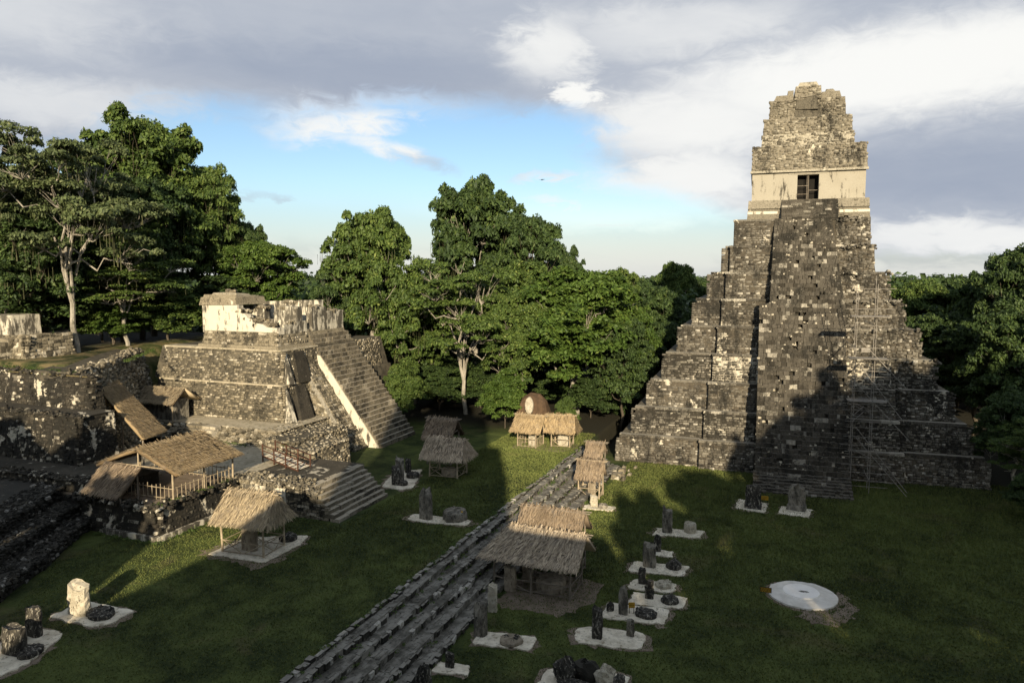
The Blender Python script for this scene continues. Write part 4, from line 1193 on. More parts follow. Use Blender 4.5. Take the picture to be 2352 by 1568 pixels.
def stela(label, x, y, w, h, z, mat='stela_grey', dep=.42, top='round', rot=0.0, lean=0.0, base=False):
    """upright slab with tapering sides, worn uneven top"""
    T = thing('stela', label, 'stela', (x, y, z), rot, 'upright stelae of the plaza')
    r = np.random.default_rng(int(x * 100 + y * 10))
    nz, nu = 9, 14
    vs, fs = [], []
    for j in range(nz + 1):
        t = j / nz
        wid = w * (1 - .06 * t + .05 * math.sin(3 * t))
        d = w * dep * (1 - .1 * t)
        if top == 'round' and t > .72: wid *= math.sqrt(max(.12, 1 - ((t - .72) / .33) ** 2))
        for k in range(nu):
            a_ = 2 * math.pi * k / nu + .2
            ca, sa = math.cos(a_), math.sin(a_)
            sq = 1 / max(abs(ca), abs(sa)) ** .82
            zz = h * t + (r.normal(0, .05 * h) if j == nz else r.normal(0, .01))
            if top == 'broken' and j == nz: zz += .10 * h * math.sin(a_ * 1.0 + 1)
            vs.append((d / 2 * ca * sq + r.normal(0, .018) + lean * t * h, wid / 2 * sa * sq + r.normal(0, .02), max(zz, -.05) - (.06 if j == 0 else 0)))
    for j in range(nz):
        for k in range(nu):
            fs.append((j * nu + k, j * nu + (k + 1) % nu, (j + 1) * nu + (k + 1) % nu, (j + 1) * nu + k))
    fs.append(tuple(nz * nu + k for k in range(nu)))
    part('slab', MB().add(vs, fs), mat, T)
    # raised carved panels left on the face
    car = MB()
    for _ in range(7):
        zc, yc = r.uniform(.25, .75) * h, r.uniform(-.26, .26) * w
        car.box(-w * dep * .5 - .045 + lean * zc, -w * dep * .3 + lean * zc, yc - r.uniform(.05, .13) * w, yc + r.uniform(.05, .13) * w, zc - r.uniform(.03, .1) * h, zc + r.uniform(.03, .1) * h, (.03, 0, .02, .02), jit=.02)
    part('carving', car, mat, T)
    if base: part('base_block', MB().box(-w * .42, w * .42, -w * .58, w * .58, -.02, .42, (.08, .08, .08, .08), jit=.05), mat, T)
    return T


def altar(label, x, y, r_, h, z, mat='stela_grey', sq=1.0, rot=0.0, dome=.0, ring=False):
    T = thing('altar', label, 'altar', (x, y, z), rot, 'round altars of the plaza')
    g = np.random.default_rng(int(x * 77 + y * 13))
    nu = 20; lev = [(1.0, -.05), (1.04, h * .35), (1.0, h * .85), (.88, h), (.5, h + dome * .7), (.0, h + dome)]
    vs, fs = [], []
    wob = 1 + g.normal(0, .05, nu)
    for j, (k, zz) in enumerate(lev):
        for i in range(nu):
            a_ = 2 * math.pi * i / nu
            q = r_ * k * wob[i] * (1 + g.normal(0, .015))
            vs.append((q * math.cos(a_), q * sq * math.sin(a_), zz + g.normal(0, .012)))
    for j in range(len(lev) - 1):
        for i in range(nu): fs.append((j * nu + i, j * nu + (i + 1) % nu, (j + 1) * nu + (i + 1) % nu, (j + 1) * nu + i))
    part('drum', MB().add(vs, fs), mat, T)
    ch = MB()
    for _ in range(9):
        a_ = g.uniform(0, 6.28); k = g.uniform(.35, .8) * r_
        s_ = g.uniform(.08, .2) * r_
        ch.box(k * math.cos(a_) - s_, k * math.cos(a_) + s_, k * sq * math.sin(a_) - s_, k * sq * math.sin(a_) + s_, h * .9, h + dome * .6 + g.uniform(.02, .06), (.03, .03, .03, .03), jit=.03)
    part('worn_carving', ch, mat if not ring else 'stela_dark', T)
    return T


PADS = [
    ('pale pad under the stela and drum at the far end of the right lawn row', [(60.28, 11.02), (62.24, 10.92), (62.86, 6.91), (60.91, 7.12)], 0, .2),
    ('small pale pad holding one thin stela, second from the far end of the row', [(55.8, 10.41), (57.09, 10.46), (57.14, 8.66), (55.86, 8.65)], 0, .2),
    ('long pale pad under a knobbly grey stela and a dark humped altar', [(52.0, 11.26), (54.1, 11.24), (54.69, 7.07), (52.62, 7.23)], 0, .3),
    ('pale pad with a short black stela and a white-splashed altar, middle of the row', [(49.03, 10.66), (50.77, 10.67), (51.18, 7.41), (49.45, 7.49)], 0, .4),
    ('clean-edged pale pad with a black stela and a smooth black domed altar', [(46.72, 10.09), (48.65, 10.09), (49.13, 6.42), (47.21, 6.54)], 0, .25),
    ('ragged pale pad with the tall narrow pale-streaked stela, a split altar and a small sign', [(44.13, 11.27), (46.47, 11.39), (46.9, 7.23), (44.6, 7.29)], 0, .3),
    ('worn earthy pad nearest in the row, under a black stela and a small square post', [(40.39, 12.08), (42.64, 12.25), (43.18, 7.92), (40.95, 7.95)], 0, .9),
    ('rounded pale pad under the jumble of dark and white boulders at the bottom edge', [(34.6, 12.5), (37.32, 12.49), (38.17, 7.91), (35.6, 7.95)], 0, .8),
    ('pale pad below the steps with a low ring-shaped altar', [(38.03, 17.48), (39.65, 17.87), (40.21, 14.18), (38.6, 13.93)], 0, .3),
    ('small speckled pad with a short dark stone at the foot of the long steps', [(34.39, 18.4), (35.46, 18.5), (35.77, 16.58), (34.7, 16.35)], 0, .3),
    ('white rounded pad under the tall lone stela and mossy drum on the upper lawn', [(50.91, 29.24), (52.46, 29.62), (52.86, 24.28), (51.35, 24.04)], ZN, .9),
    ('pale pad under three dark stelae beside the stair block', [(58.37, 36.2), (63.21, 37.73), (65.22, 35.6), (59.0, 33.14), (58.06, 33.99)], ZN, .4),
    ('white pad under the stumpy white stela and dark oval altar at lower left', [(28.37, 40.31), (30.59, 40.13), (30.77, 36.2), (28.79, 36.2), (28.44, 36.82)], ZN, .3),
    ('stained pad in the lower left corner with two black stelae', [(22.32, 36.71), (24.25, 39.9), (27.2, 39.6), (27.39, 37.68), (25.44, 36.71), (24.2, 36.29)], ZN, .5),
    ('pale square pad under the left of the two stelae before the pyramid stairs', [(70.23, 5.07), (73.34, 5.0), (72.9, 2.18), (69.86, 2.36)], 0, .15),
    ('pale square pad under the right of the two stelae before the pyramid stairs', [(70.11, 1.24), (72.59, 1.0), (72.48, -1.76), (70.05, -1.44)], 0, .15),
    ('white pad beside the narrow shelter, under a white stela and ring altar', [(64.84, 18.43), (66.14, 18.47), (66.61, 15.6), (65.31, 15.62)], 0, .25),
    ('dusty rectangular pad beneath the straw shelter near the dark platform', [(39.3, 38.95), (42.9, 38.7), (45.0, 34.5), (43.5, 33.9), (39.45, 34.09)], ZN, .2)]
for lab, poly, z, rnd in PADS: pad(lab, poly, z, rnd=rnd)

H9 = .09
ST = [
    ('knob-topped grey stela on the far pad of the right lawn row', 61.34, 9.9, .82, 2.42, 0, 'stela_grey', 'broken'),
    ('thin dark stela on the small pad, second from the far end of the row', 56.75, 9.9, .55, 1.64, 0, 'stela_dark', 'round'),
    ('knobbly grey stela, the broadest in the right lawn row', 53.47, 9.92, .97, 2.11, 0, 'stela_grey', 'broken'),
    ('short square-topped black stela in the middle of the row, beside the white-splashed altar', 50.2, 9.8, .5, 1.43, 0, 'stela_dark', 'flat'),
    ('black square-topped stela beside the smooth black domed altar', 48.02, 8.87, .57, 1.59, 0, 'stela_dark', 'flat'),
    ('tall narrow pale-streaked stela with a pointed top beside the split altar', 45.06, 10.0, .56, 2.25, 0, 'stela_grey', 'round'),
    ('tall black stela nearest in the right lawn row, on the worn earthy pad', 41.4, 10.76, .63, 2.24, 0, 'stela_dark', 'broken'),
    ('round dark stela standing at the steps beside the ring altar pad', 39.26, 17.5, .75, 2.4, 0, 'stela_grey', 'flat'),
    ('leaning pale stela in front of the large low shelter', 42.47, 18.1, .62, 2.1, 0, 'stela_pale', 'broken'),
    ('broad tan stela under the left end of the large low shelter', 45.9, 18.2, .9, 2.1, 0, 'stela_tan', 'flat'),
    ('grey-brown stela in the shade inside the large low shelter', 47.6, 17.5, .85, 1.7, 0, 'stela_tan', 'flat'),
    ('short dark stone on the small speckled pad at the foot of the steps', 35.2, 17.6, .5, 1.1, 0, 'stela_dark', 'flat'),
    ('dark rounded stone cut off by the bottom edge beside the steps', 32.9, 18.0, .8, 1.6, 0, 'stela_dark', 'round'),
    ('tall lone stela with a rounded top and pale foot beside the mossy drum', 51.75, 27.94, 1.15, 2.95, ZN, 'stela_grey', 'round'),
    ('dark jagged stela, nearest of the three beside the stair block', 59.3, 35.2, .85, 2.0, ZN, 'stela_dark', 'broken'),
    ('tall grey stela, middle of the three beside the stair block', 60.97, 35.76, .87, 2.5, ZN, 'stela_grey', 'broken'),
    ('dark slim stela, furthest of the three beside the stair block', 63.4, 36.2, .63, 1.75, ZN, 'stela_dark', 'flat'),
    ('broad tan stela under the straw shelter near the dark platform', 41.0, 36.6, 1.25, 2.15, ZN, 'stela_tan', 'flat'),
    ('stumpy white broken stela at lower left on a white pad', 29.35, 39.0, 1.36, 2.1, ZN, 'stela_pale', 'broken'),
    ('black square stela at the very left edge of the lower left corner', 24.86, 38.06, 1.33, 1.75, ZN, 'stela_dark', 'flat'),
    ('black slim stela right of the corner one, against the stone heap', 26.53, 38.9, .97, 1.98, ZN, 'stela_dark', 'flat'),
    ('dark stela with a wide foot, left of the two before the pyramid stairs', 71.1, 3.5, 1.38, 2.6, 0, 'stela_dark', 'flat'),
    ('mottled grey round-topped stela, right of the two before the pyramid stairs', 72.1, -.34, 1.5, 2.8, 0, 'stela_grey', 'round'),
    ('white stela in front of the narrow brown shelter', 66.0, 17.6, .72, 1.2, 0, 'stela_pale', 'broken'),
    ('small square grey post on the worn earthy pad', 42.4, 8.94, .46, 1.3, 0, 'stela_grey', 'flat'),
    ('white slab standing inside the picket-fenced golden shelter', 79.2, 28.6, .95, 1.55, ZN, 'stela_pale', 'flat'),
    ('white slab standing inside the cross-braced golden shelter', 80.6, 25.3, 1.3, 1.5, ZN, 'stela_pale', 'flat'),
    ('tan slab under the narrow brown shelter', 69.2, 18.7, .8, 1.7, 0, 'stela_tan', 'flat')]
for i, (lab, x, y, w, h, z, mat, top) in enumerate(ST):
    inside = 'inside' in lab or 'under the' in lab
    stela(lab, x, y, w, h * .85 - .09, z + (H9 if not ('leaning' in lab or 'under' in lab and 'straw' not in lab or 'inside' in lab or 'bottom edge' in lab) else 0), mat, .5 if 'round dark' not in lab else .95, top, rot=R(rng.uniform(-8, 8)), lean=(.05 if 'leaning' in lab else 0), base=('two before' in lab))

AL = [
    ('pale square-cut drum altar on the far pad of the row', 62.27, 8.11, .64, .72, 0, 'stela_pale', .8, .0),
    ('dark humped altar on the long pale pad', 53.9, 8.13, .6, .35, 0, 'stela_dark', .9, .3),
    ('white-splashed low altar beside the short black stela', 50.4, 8.3, .62, .22, 0, 'stela_pale', .9, .12),
    ('smooth black domed altar on the clean-edged pad', 48.0, 7.45, .56, .28, 0, 'stela_dark', 1, .22),
    ('split black and white altar on the ragged pad', 45.5, 8.6, .74, .22, 0, 'stela_dark', .85, .1),
    ('small dark leaning stone on the ragged pad left of the tall narrow stela', 45.3, 10.9, .26, .45, 0, 'stela_dark', .7, .1),
    ('low ring-shaped pale altar on the pad below the steps', 39.12, 15.45, .68, .2, 0, 'stela_tan', 1, .0),
    ('big tan drum altar under the large low shelter', 47.2, 15.6, 1.0, .85, 0, 'stela_tan', 1, .05),
    ('mossy grey drum altar beside the tall lone stela', 52.5, 25.67, .95, .75, ZN, 'stela_grey', 1, .05),
    ('small round altar before the nearest of the three dark stelae', 59.5, 34.5, .4, .36, ZN, 'stela_dark', 1, .05),
    ('dark drum altar behind the three stelae beside the stair block', 62.2, 35.0, .62, .42, ZN, 'stela_dark', 1, .05),
    ('dark low altar at the back of the straw shelter pad', 43.75, 35.4, .68, .35, ZN, 'stela_dark', .9, .05),
    ('dark oval altar on the white pad at lower left', 29.62, 37.6, .92, .26, ZN, 'stela_dark', .75, .05),
    ('black oval altar on the stained corner pad', 25.1, 37.2, .7, .24, ZN, 'stela_dark', .75, .05),
    ('small dark ring altar on the white pad beside the narrow shelter', 65.9, 16.7, .45, .3, 0, 'stela_grey', 1, .0),
    ('pinkish stone block under the middle-lawn shelter', 64.2, 32.0, .75, .8, ZN, 'stela_tan', .8, .05)]
for lab, x, y, r_, h, z, mat, sq, dm in AL:
    on = 0 if 'under the' in lab else H9
    altar(lab, x, y, r_, h, z + on, mat, sq, rng.uniform(0, 3), dm, ring='ring-shaped' in lab)


def boulder(label, loc, s, mat, seed):
    g = np.random.default_rng(seed); n = 14; m = 8; vs, fs = [], []
    for j in range(m + 1):
        th = math.pi * j / m
        for i in range(n):
            a_ = 2 * math.pi * i / n
            k = 1 + .16 * math.sin(2 * a_ + seed) + .12 * math.sin(3 * th + a_ * 2) + g.normal(0, .07)
            vs.append((s[0] * k * math.sin(th) * math.cos(a_), s[1] * k * math.sin(th) * math.sin(a_), max(s[2] * k * math.cos(th) + s[2] * .75, -.02)))
    for j in range(m):
        for i in range(n): fs.append((j * n + i, (j + 1) * n + i, (j + 1) * n + (i + 1) % n, j * n + (i + 1) % n))
    o = link('boulder', MB().add(vs, fs).mesh('boulder', mat)); o.location = loc
    return tag(o, label, 'boulder', 'boulders on the bottom pad')


boulder('black upright carved boulder, left of the jumble at the bottom edge', (36.2, 11.2, H9), (.5, .55, .75), 'stela_dark', 3)
boulder('large black leaning boulder in the middle of the jumble at the bottom edge', (36.8, 10.2, H9), (.7, .75, .6), 'rubble_stone', 5)
boulder('white lichen-covered round boulder in the jumble at the bottom edge', (36.7, 9.1, H9), (.55, .6, .55), 'stela_pale', 8)
boulder('flat black slab at the front of the jumble at the bottom edge', (35.6, 10.3, H9), (.6, .9, .25), 'stela_dark', 12)
boulder('small black boulder at the right of the jumble at the bottom edge', (36.9, 8.4, H9), (.4, .35, .3), 'stela_dark', 15)

# white disc on the right lawn
D = thing('white_disc', 'round white lime disc set in the right lawn with a raised centre', 'disc', (52.4, -.85, 0))
circ = lambda r, n=44, w=.03: [(r * math.cos(2 * math.pi * k / n) * (1 + rng.normal(0, w * .4)), r * math.sin(2 * math.pi * k / n) * (1 + rng.normal(0, w * .4))) for k in range(n)]
part('soil_edge', MB().prism(circ(2.5, 60, .08), -.05, .025, .01), 'bare_soil', D)
part('rim', MB().prism(circ(2.25), -.05, .14, .01), 'lime_rim', D)
part('centre', MB().prism([(x + .35, y + .12) for x, y in circ(1.22)], .13, .22, .03), 'white_lime', D)


part('ash', MB().prism([(x * .16 + .3, y * .3 - .05) for x, y in circ(1.0, 18, .5)], .2, .235, .1), 'stela_grey', D)


def flat_patch(name, poly, z, mat='bare_soil', h=.03):
    c = np.mean(np.array(poly), axis=0)
    pl = [(x - c[0], y - c[1]) for x, y in blob_poly(ccw(poly), rnd=.8, wob=.35)]
    o = link(name, MB().prism(pl, -.03, h, .01).mesh(name, mat)); o.location = (c[0], c[1], z)
    return structure(o)


flat_patch('bare_soil', [(49.2, -.2), (50.6, -3.2), (54.6, -2.9), (51.6, -4.3), (48.6, -3.4), (48.0, -1.2)], 0)
flat_patch('bare_soil', [(43.2, 18.3), (43.6, 13.4), (46.2, 12.2), (49.5, 12.6), (49.8, 18.4)], 0)
flat_patch('bare_soil', [(36.3, -2.2), (36.8, -3.4), (36.0, -3.9), (35.6, -2.6)], 0)
flat_patch('bare_soil', [(77.2, 30.6), (77.6, 24.2), (82, 23.6), (82.4, 30.8)], ZN)
flat_patch('bare_soil', [(39.0, 39.6), (38.6, 33.6), (41, 33.2), (41.5, 39.8)], ZN, h=.02)


def sign(label, loc, w, h, rot, pole_h, lines=4, black=False):
    T = thing('sign', label, 'sign', loc, rot)
    part('board', MB().box(-.02, .02, -w / 2, w / 2, pole_h - h, pole_h), 'sign_black' if black else 'sign_yellow', T)
    tx = MB()
    for k in range(lines):
        y = -w * .42
        zc = pole_h - h * (k + .7) / (lines + .4)
        while y < w * .4:
            q = rng.uniform(.04, .10) * w * 1.6
            tx.box(-.028, -.021, y, min(y + q, w * .44), zc - h * .055, zc + h * .055); y += q + .03 * w
    part('lettering', tx, 'sign_yellow' if black else 'sign_black', T)
    for y in (-w * .38, w * .38):
        part('post', MB().tube((.05, y, -.05), (.05, y, pole_h - .02), .025), 'sign_black', T)


sign('black board with yellow lettering beside the white disc', (51.8, 1.55, 0), .78, .36, R(0), .5, 4, True)
sign('small yellow sign beside the left stela before the pyramid stairs', (72.3, 2.5, H9), .62, .38, 0, .85, 3)
sign('small yellow sign beside the split altar on the ragged pad', (45.35, 9.5, H9), .4, .36, R(20), .75, 3)

# reddish bank with a pale oval stone behind the golden shelters
Mn = thing('earth_bank', 'rounded red-brown earth bank behind the golden shelters', 'mound', (86.5, 31.6, ZN))
prof = [(-2.6, -.2), (2.0, -.2), (1.8, 2.6), (1.2, 4.3), (.2, 4.9), (-1.0, 4.8), (-1.9, 3.9), (-2.4, 2.4)]
n = len(prof)
bank = MB().add([(x0 + (1.2 if x0 < 0 else -.4) * max(0, z - 1) * .3, y * s_, z * s2) for x0, s_, s2 in ((-1.2, .9, .92), (-.6, 1, 1), (1.6, 1, 1)) for y, z in prof], [tuple(range(n - 1, -1, -1))] + [(j * n + i, j * n + (i + 1) % n, (j + 1) * n + (i + 1) % n, (j + 1) * n + i) for j in range(2) for i in range(n)] + [tuple(range(2 * n, 3 * n))])
part('soil', bank, 'red_earth', Mn)
oval = MB().prism([(.55 * math.cos(t), 1.05 * math.sin(t)) for t in np.linspace(0, 2 * math.pi, 24, endpoint=False)], 0, .22, .06)
Os = link('oval_stone', oval.mesh('oval_stone', 'stela_pale')); Os.location = (85.0, 31.1, 5.65); Os.rotation_euler = (0, R(-80), 0); Os.rotation_euler = (R(90), 0, R(-90)); Os.scale = (1, 1.05, 1)
tag(Os, 'pale oval carved stone propped upright on the red-brown bank', 'stone')
sp_ = link('offering', MB().box(-.06, .06, -.06, .06, 0, .12, (.03, .03, .03, .03)).mesh('offering', 'sign_yellow')); sp_.location = (52.2, 24.9, ZN + H9 + .74)
tag(sp_, 'tiny yellow flower offering on the edge of the mossy drum altar', 'flower')

# ------------------------------------------------------------------ trees
def tube_path(pts, rad, n=6):
    pts = np.array(pts, float); m = len(pts); vs, fs = [], []
    for i in range(m):
        d = pts[min(i + 1, m - 1)] - pts[max(i - 1, 0)]; d /= max(np.linalg.norm(d), 1e-6)
        u = np.cross(d, (0.3, 1, 0.1)); u /= np.linalg.norm(u); w = np.cross(d, u)
        for k in range(n):
            t = 2 * math.pi * k / n; vs.append(pts[i] + (u * math.cos(t) + w * math.sin(t)) * rad[i])
    for i in range(m - 1):
        for k in range(n): fs.append((i * n + k, i * n + (k + 1) % n, (i + 1) * n + (k + 1) % n, (i + 1) * n + k))
    return np.array(vs), fs


def bent(g, a_, b_, k=4, wob=.08, sag=0.0):
    a_, b_ = np.array(a_, float), np.array(b_, float); L = np.linalg.norm(b_ - a_); out = [a_]
    for i in range(1, k):
        t = i / k; out.append(a_ + (b_ - a_) * t + g.normal(0, wob * L * math.sin(math.pi * t) * .6, 3) + V3(0, 0, sag * L * math.sin(math.pi * t)))
    out.append(b_)
    return out


def leaves(g, C_, Rd, per, size, flat=.75, outward=None, hang=.0):
    """leaf faces scattered through clumps centred at C_ with radii Rd"""
    m = len(C_); n = m * per
    idx = np.repeat(np.arange(m), per)
    q = g.normal(size=(n, 3)); q /= np.linalg.norm(q, axis=1)[:, None]
    q[:, 2] = np.where(q[:, 2] < -.25, -q[:, 2] * .7, q[:, 2])
    r = g.uniform(.35, 1.08, n) ** .6
    P = C_[idx] + q * (r * Rd[idx])[:, None] * np.array([1, 1, flat])
    nr = q * .55 + V3(0, 0, .55) + g.normal(0, .5, (n, 3)); nr /= np.linalg.norm(nr, axis=1)[:, None]
    t = np.cross(nr, g.normal(size=(n, 3))); t /= np.linalg.norm(t, axis=1)[:, None]
    b = np.cross(nr, t)
    s = (g.uniform(.6, 1.3, n) * size)[:, None]
    fold = nr * s * g.uniform(-.12, .3, n)[:, None]
    return np.stack([P - t * s, P + b * s * .52 + fold, P + t * s, P - b * s * .52 + fold], 1)


PROTO = {}


def tree_proto(key, kind, seed):
    g = np.random.default_rng(seed)
    H = 20.0
    wood_v, wood_f = [], []
    def wood(pts, rad, n=6):
        v, f = tube_path(pts, rad, n); o = len(wood_v)
        wood_v.extend(v.tolist()); wood_f.extend([tuple(i + o for i in q) for q in f])
    if kind == 'dense': R0, nl, cl, per, size, flat, lobe_r, zc = 8.0, 26, 12, 240, .25, .8, (2.4, 3.7), 10.6
    elif kind == 'airy': R0, nl, cl, per, size, flat, lobe_r, zc = 8.5, 28, 9, 180, .19, .45, (2.0, 3.2), 14.0
    else: R0, nl, cl, per, size, flat, lobe_r, zc = 8.0, 16, 11, 200, .33, .8, (3.0, 4.6), 10.0
    fork = .30 * H if kind == 'dense' else (.28 * H if kind == 'airy' else .12 * H)
    tr = bent(g, (0, 0, -1.0), (g.normal(0, .5), g.normal(0, .5), fork), 4, .05)
    wood(tr, np.linspace({'dense': .42, 'airy': .34, 'bush': .3}[kind], {'dense': .28, 'airy': .22, 'bush': .2}[kind], len(tr)), 8)
    lob, lrad = [], []
    for i in range(nl):
        a_ = i * 2.399 + g.uniform(-.3, .3)
        if kind == 'dense':
            t = (i + .5) / nl; ph = math.acos(1 - 1.62 * t); rr = R0 * g.uniform(.58, .88)
            c = V3(rr * .92 * math.sin(ph) * math.cos(a_), rr * .92 * math.sin(ph) * math.sin(a_), zc + (H - zc) * (.70 if ph < .75 else .8) * math.cos(ph) * g.uniform(.88, 1.0))
        elif kind == 'airy':
            t = (i + .5) / nl; rr = R0 * math.sqrt(t) * .88
            c = V3(rr * math.cos(a_), rr * math.sin(a_), H - 1.2 - (rr / R0) ** 2 * 5.0 - g.uniform(0, 8.0))
        else:
            t = (i + .5) / nl; ph = math.acos(1 - 1.2 * t); rr = R0 * g.uniform(.55, .8)
            c = V3(rr * math.sin(ph) * math.cos(a_), rr * math.sin(ph) * math.sin(a_), 4 + 12.5 * math.cos(ph) * g.uniform(.8, 1.05) + (3 if ph > 1.2 else 0))
        lob.append(c); lrad.append(g.uniform(*lobe_r))
    C_, Rd = [], []
    top = np.array(tr[-1]); limbs = []
    for i, c in enumerate(lob):
        tgt = c - V3(0, 0, lrad[i] * .35)
        if i < 6 or not limbs: st_ = top if i % 3 else np.array(tr[-2]); r0 = {'dense': .20, 'airy': .17, 'bush': .09}[kind]
        else:
            cand = np.array(limbs); dd = np.linalg.norm(cand - tgt, axis=1) + np.maximum(0, cand[:, 2] - tgt[2] + .5) * 2
            st_ = cand[int(np.argmin(dd))]; r0 = {'dense': .11, 'airy': .10, 'bush': .06}[kind]
        path = bent(g, st_, tgt, 5, .12, -.03 if kind != 'airy' else .04)
        limbs += [path[2], path[3], path[4]]
        wood(path, np.linspace(r0, .04, len(path)), 5)
        for k in range(cl):
            q = g.normal(size=3); q /= np.linalg.norm(q); q[2] = abs(q[2]) * (1 if g.random() < .8 else -.6)
            fz = .8 if kind != 'airy' else .35
            p = c + q * lrad[i] * V3(1, 1, fz) * g.uniform(.62, 1.0)
            C_.append(p); Rd.append(g.uniform(.75, 1.35) * (1.0 if kind != 'bush' else 1.5))
            if kind != 'bush' and k % 2 == 0 or kind == 'airy':
                tw = bent(g, path[-2], p, 3, .08); wood(tw, np.linspace(.04, .015, len(tw)), 3)
    C_, Rd = np.array(C_), np.array(Rd)
    P = leaves(g, C_, Rd, per, size, flat)
    # a thin inner fill so the heart of the crown is not hollow
    if kind != 'airy':
        k = len(C_) // 2
        Pin = leaves(g, C_[::2] * V3(.62, .62, .9) + V3(0, 0, 1.0), Rd[::2] * 1.3, 40, size * 1.5, flat)
        P = np.concatenate([P, Pin])
    moss = None
    if kind != 'bush':
        ms = []
        low = C_[g.permutation(len(C_))[:30]]
        for c in low:
            for _ in range(g.integers(5, 16)):
                x, y = c[0] + g.normal(0, .8), c[1] + g.normal(0, .8); ln = g.uniform(.4, 2.8) * g.uniform(.5, 1); w = g.uniform(.012, .035); t = g.uniform(0, 3.14)
                dx_, dy_ = w * math.cos(t), w * math.sin(t); zt = c[2] - .3
                ms.append([(x - dx_, y - dy_, zt), (x + dx_, y + dy_, zt), (x + dx_ * .4 + g.normal(0, .08), y + dy_ * .4, zt - ln), (x - dx_ * .4 + g.normal(0, .08), y - dy_ * .4, zt - ln)])
        moss = np.array(ms)
    PROTO[key] = (kind, R0 + 1.2, P, wood_v, wood_f, moss)


MESHC = {}


def tree_mesh(key, what, mat):
    k = (key, what)
    if k not in MESHC:
        kind, R0, P, wv, wf, moss = PROTO[key]
        if what == 'crown': MESHC[k] = fast_mesh('crown', P.reshape(-1, 3), np.arange(4 * len(P)).reshape(-1, 4), mat)
        elif what == 'hanging_moss': MESHC[k] = fast_mesh('hanging_moss', moss.reshape(-1, 3), np.arange(4 * len(moss)).reshape(-1, 4), mat)
        else:
            me = bpy.data.meshes.new('trunk'); me.from_pydata(wv, [], wf); me.update(); me.materials.append(MATS[mat]); MESHC[k] = me
    return MESHC[k]


for key, kind, seed in (('dA', 'dense', 11), ('dB', 'dense', 23), ('dC', 'dense', 37), ('aA', 'airy', 5), ('aB', 'airy', 51), ('b', 'bush', 71), ('b2', 'bush', 77)):
    tree_proto(key, kind, seed)


def tree(label, key, x, y, ztop, rad, leaf='leaf_mid', bark='dark_bark', moss=False, name='broadleaf_tree', z0=None, group='trees around the plaza', cat='tree'):
    z0 = float(ground_z(np.array(x), np.array(y))) if z0 is None else z0
    kind, R0 = PROTO[key][:2]
    T = thing(name, label, cat, (x, y, z0), rng.uniform(0, 6.28), group)
    h = ztop - z0
    T.scale = (rad / R0, rad / R0, h / (20.0 if kind != 'bush' else 18.5))
    for nm_, mt_, kd_ in (('trunk', bark, None), ('crown', leaf, 'stuff')):
        o = link(nm_, tree_mesh(key, nm_, mt_), T, kind=kd_)
        o.material_slots[0].link = 'OBJECT'; o.material_slots[0].material = MATS[mt_]
    if moss and PROTO[key][5] is not None: link('hanging_moss', tree_mesh(key, 'hanging_moss', 'moss'), T, kind='stuff')
    return T


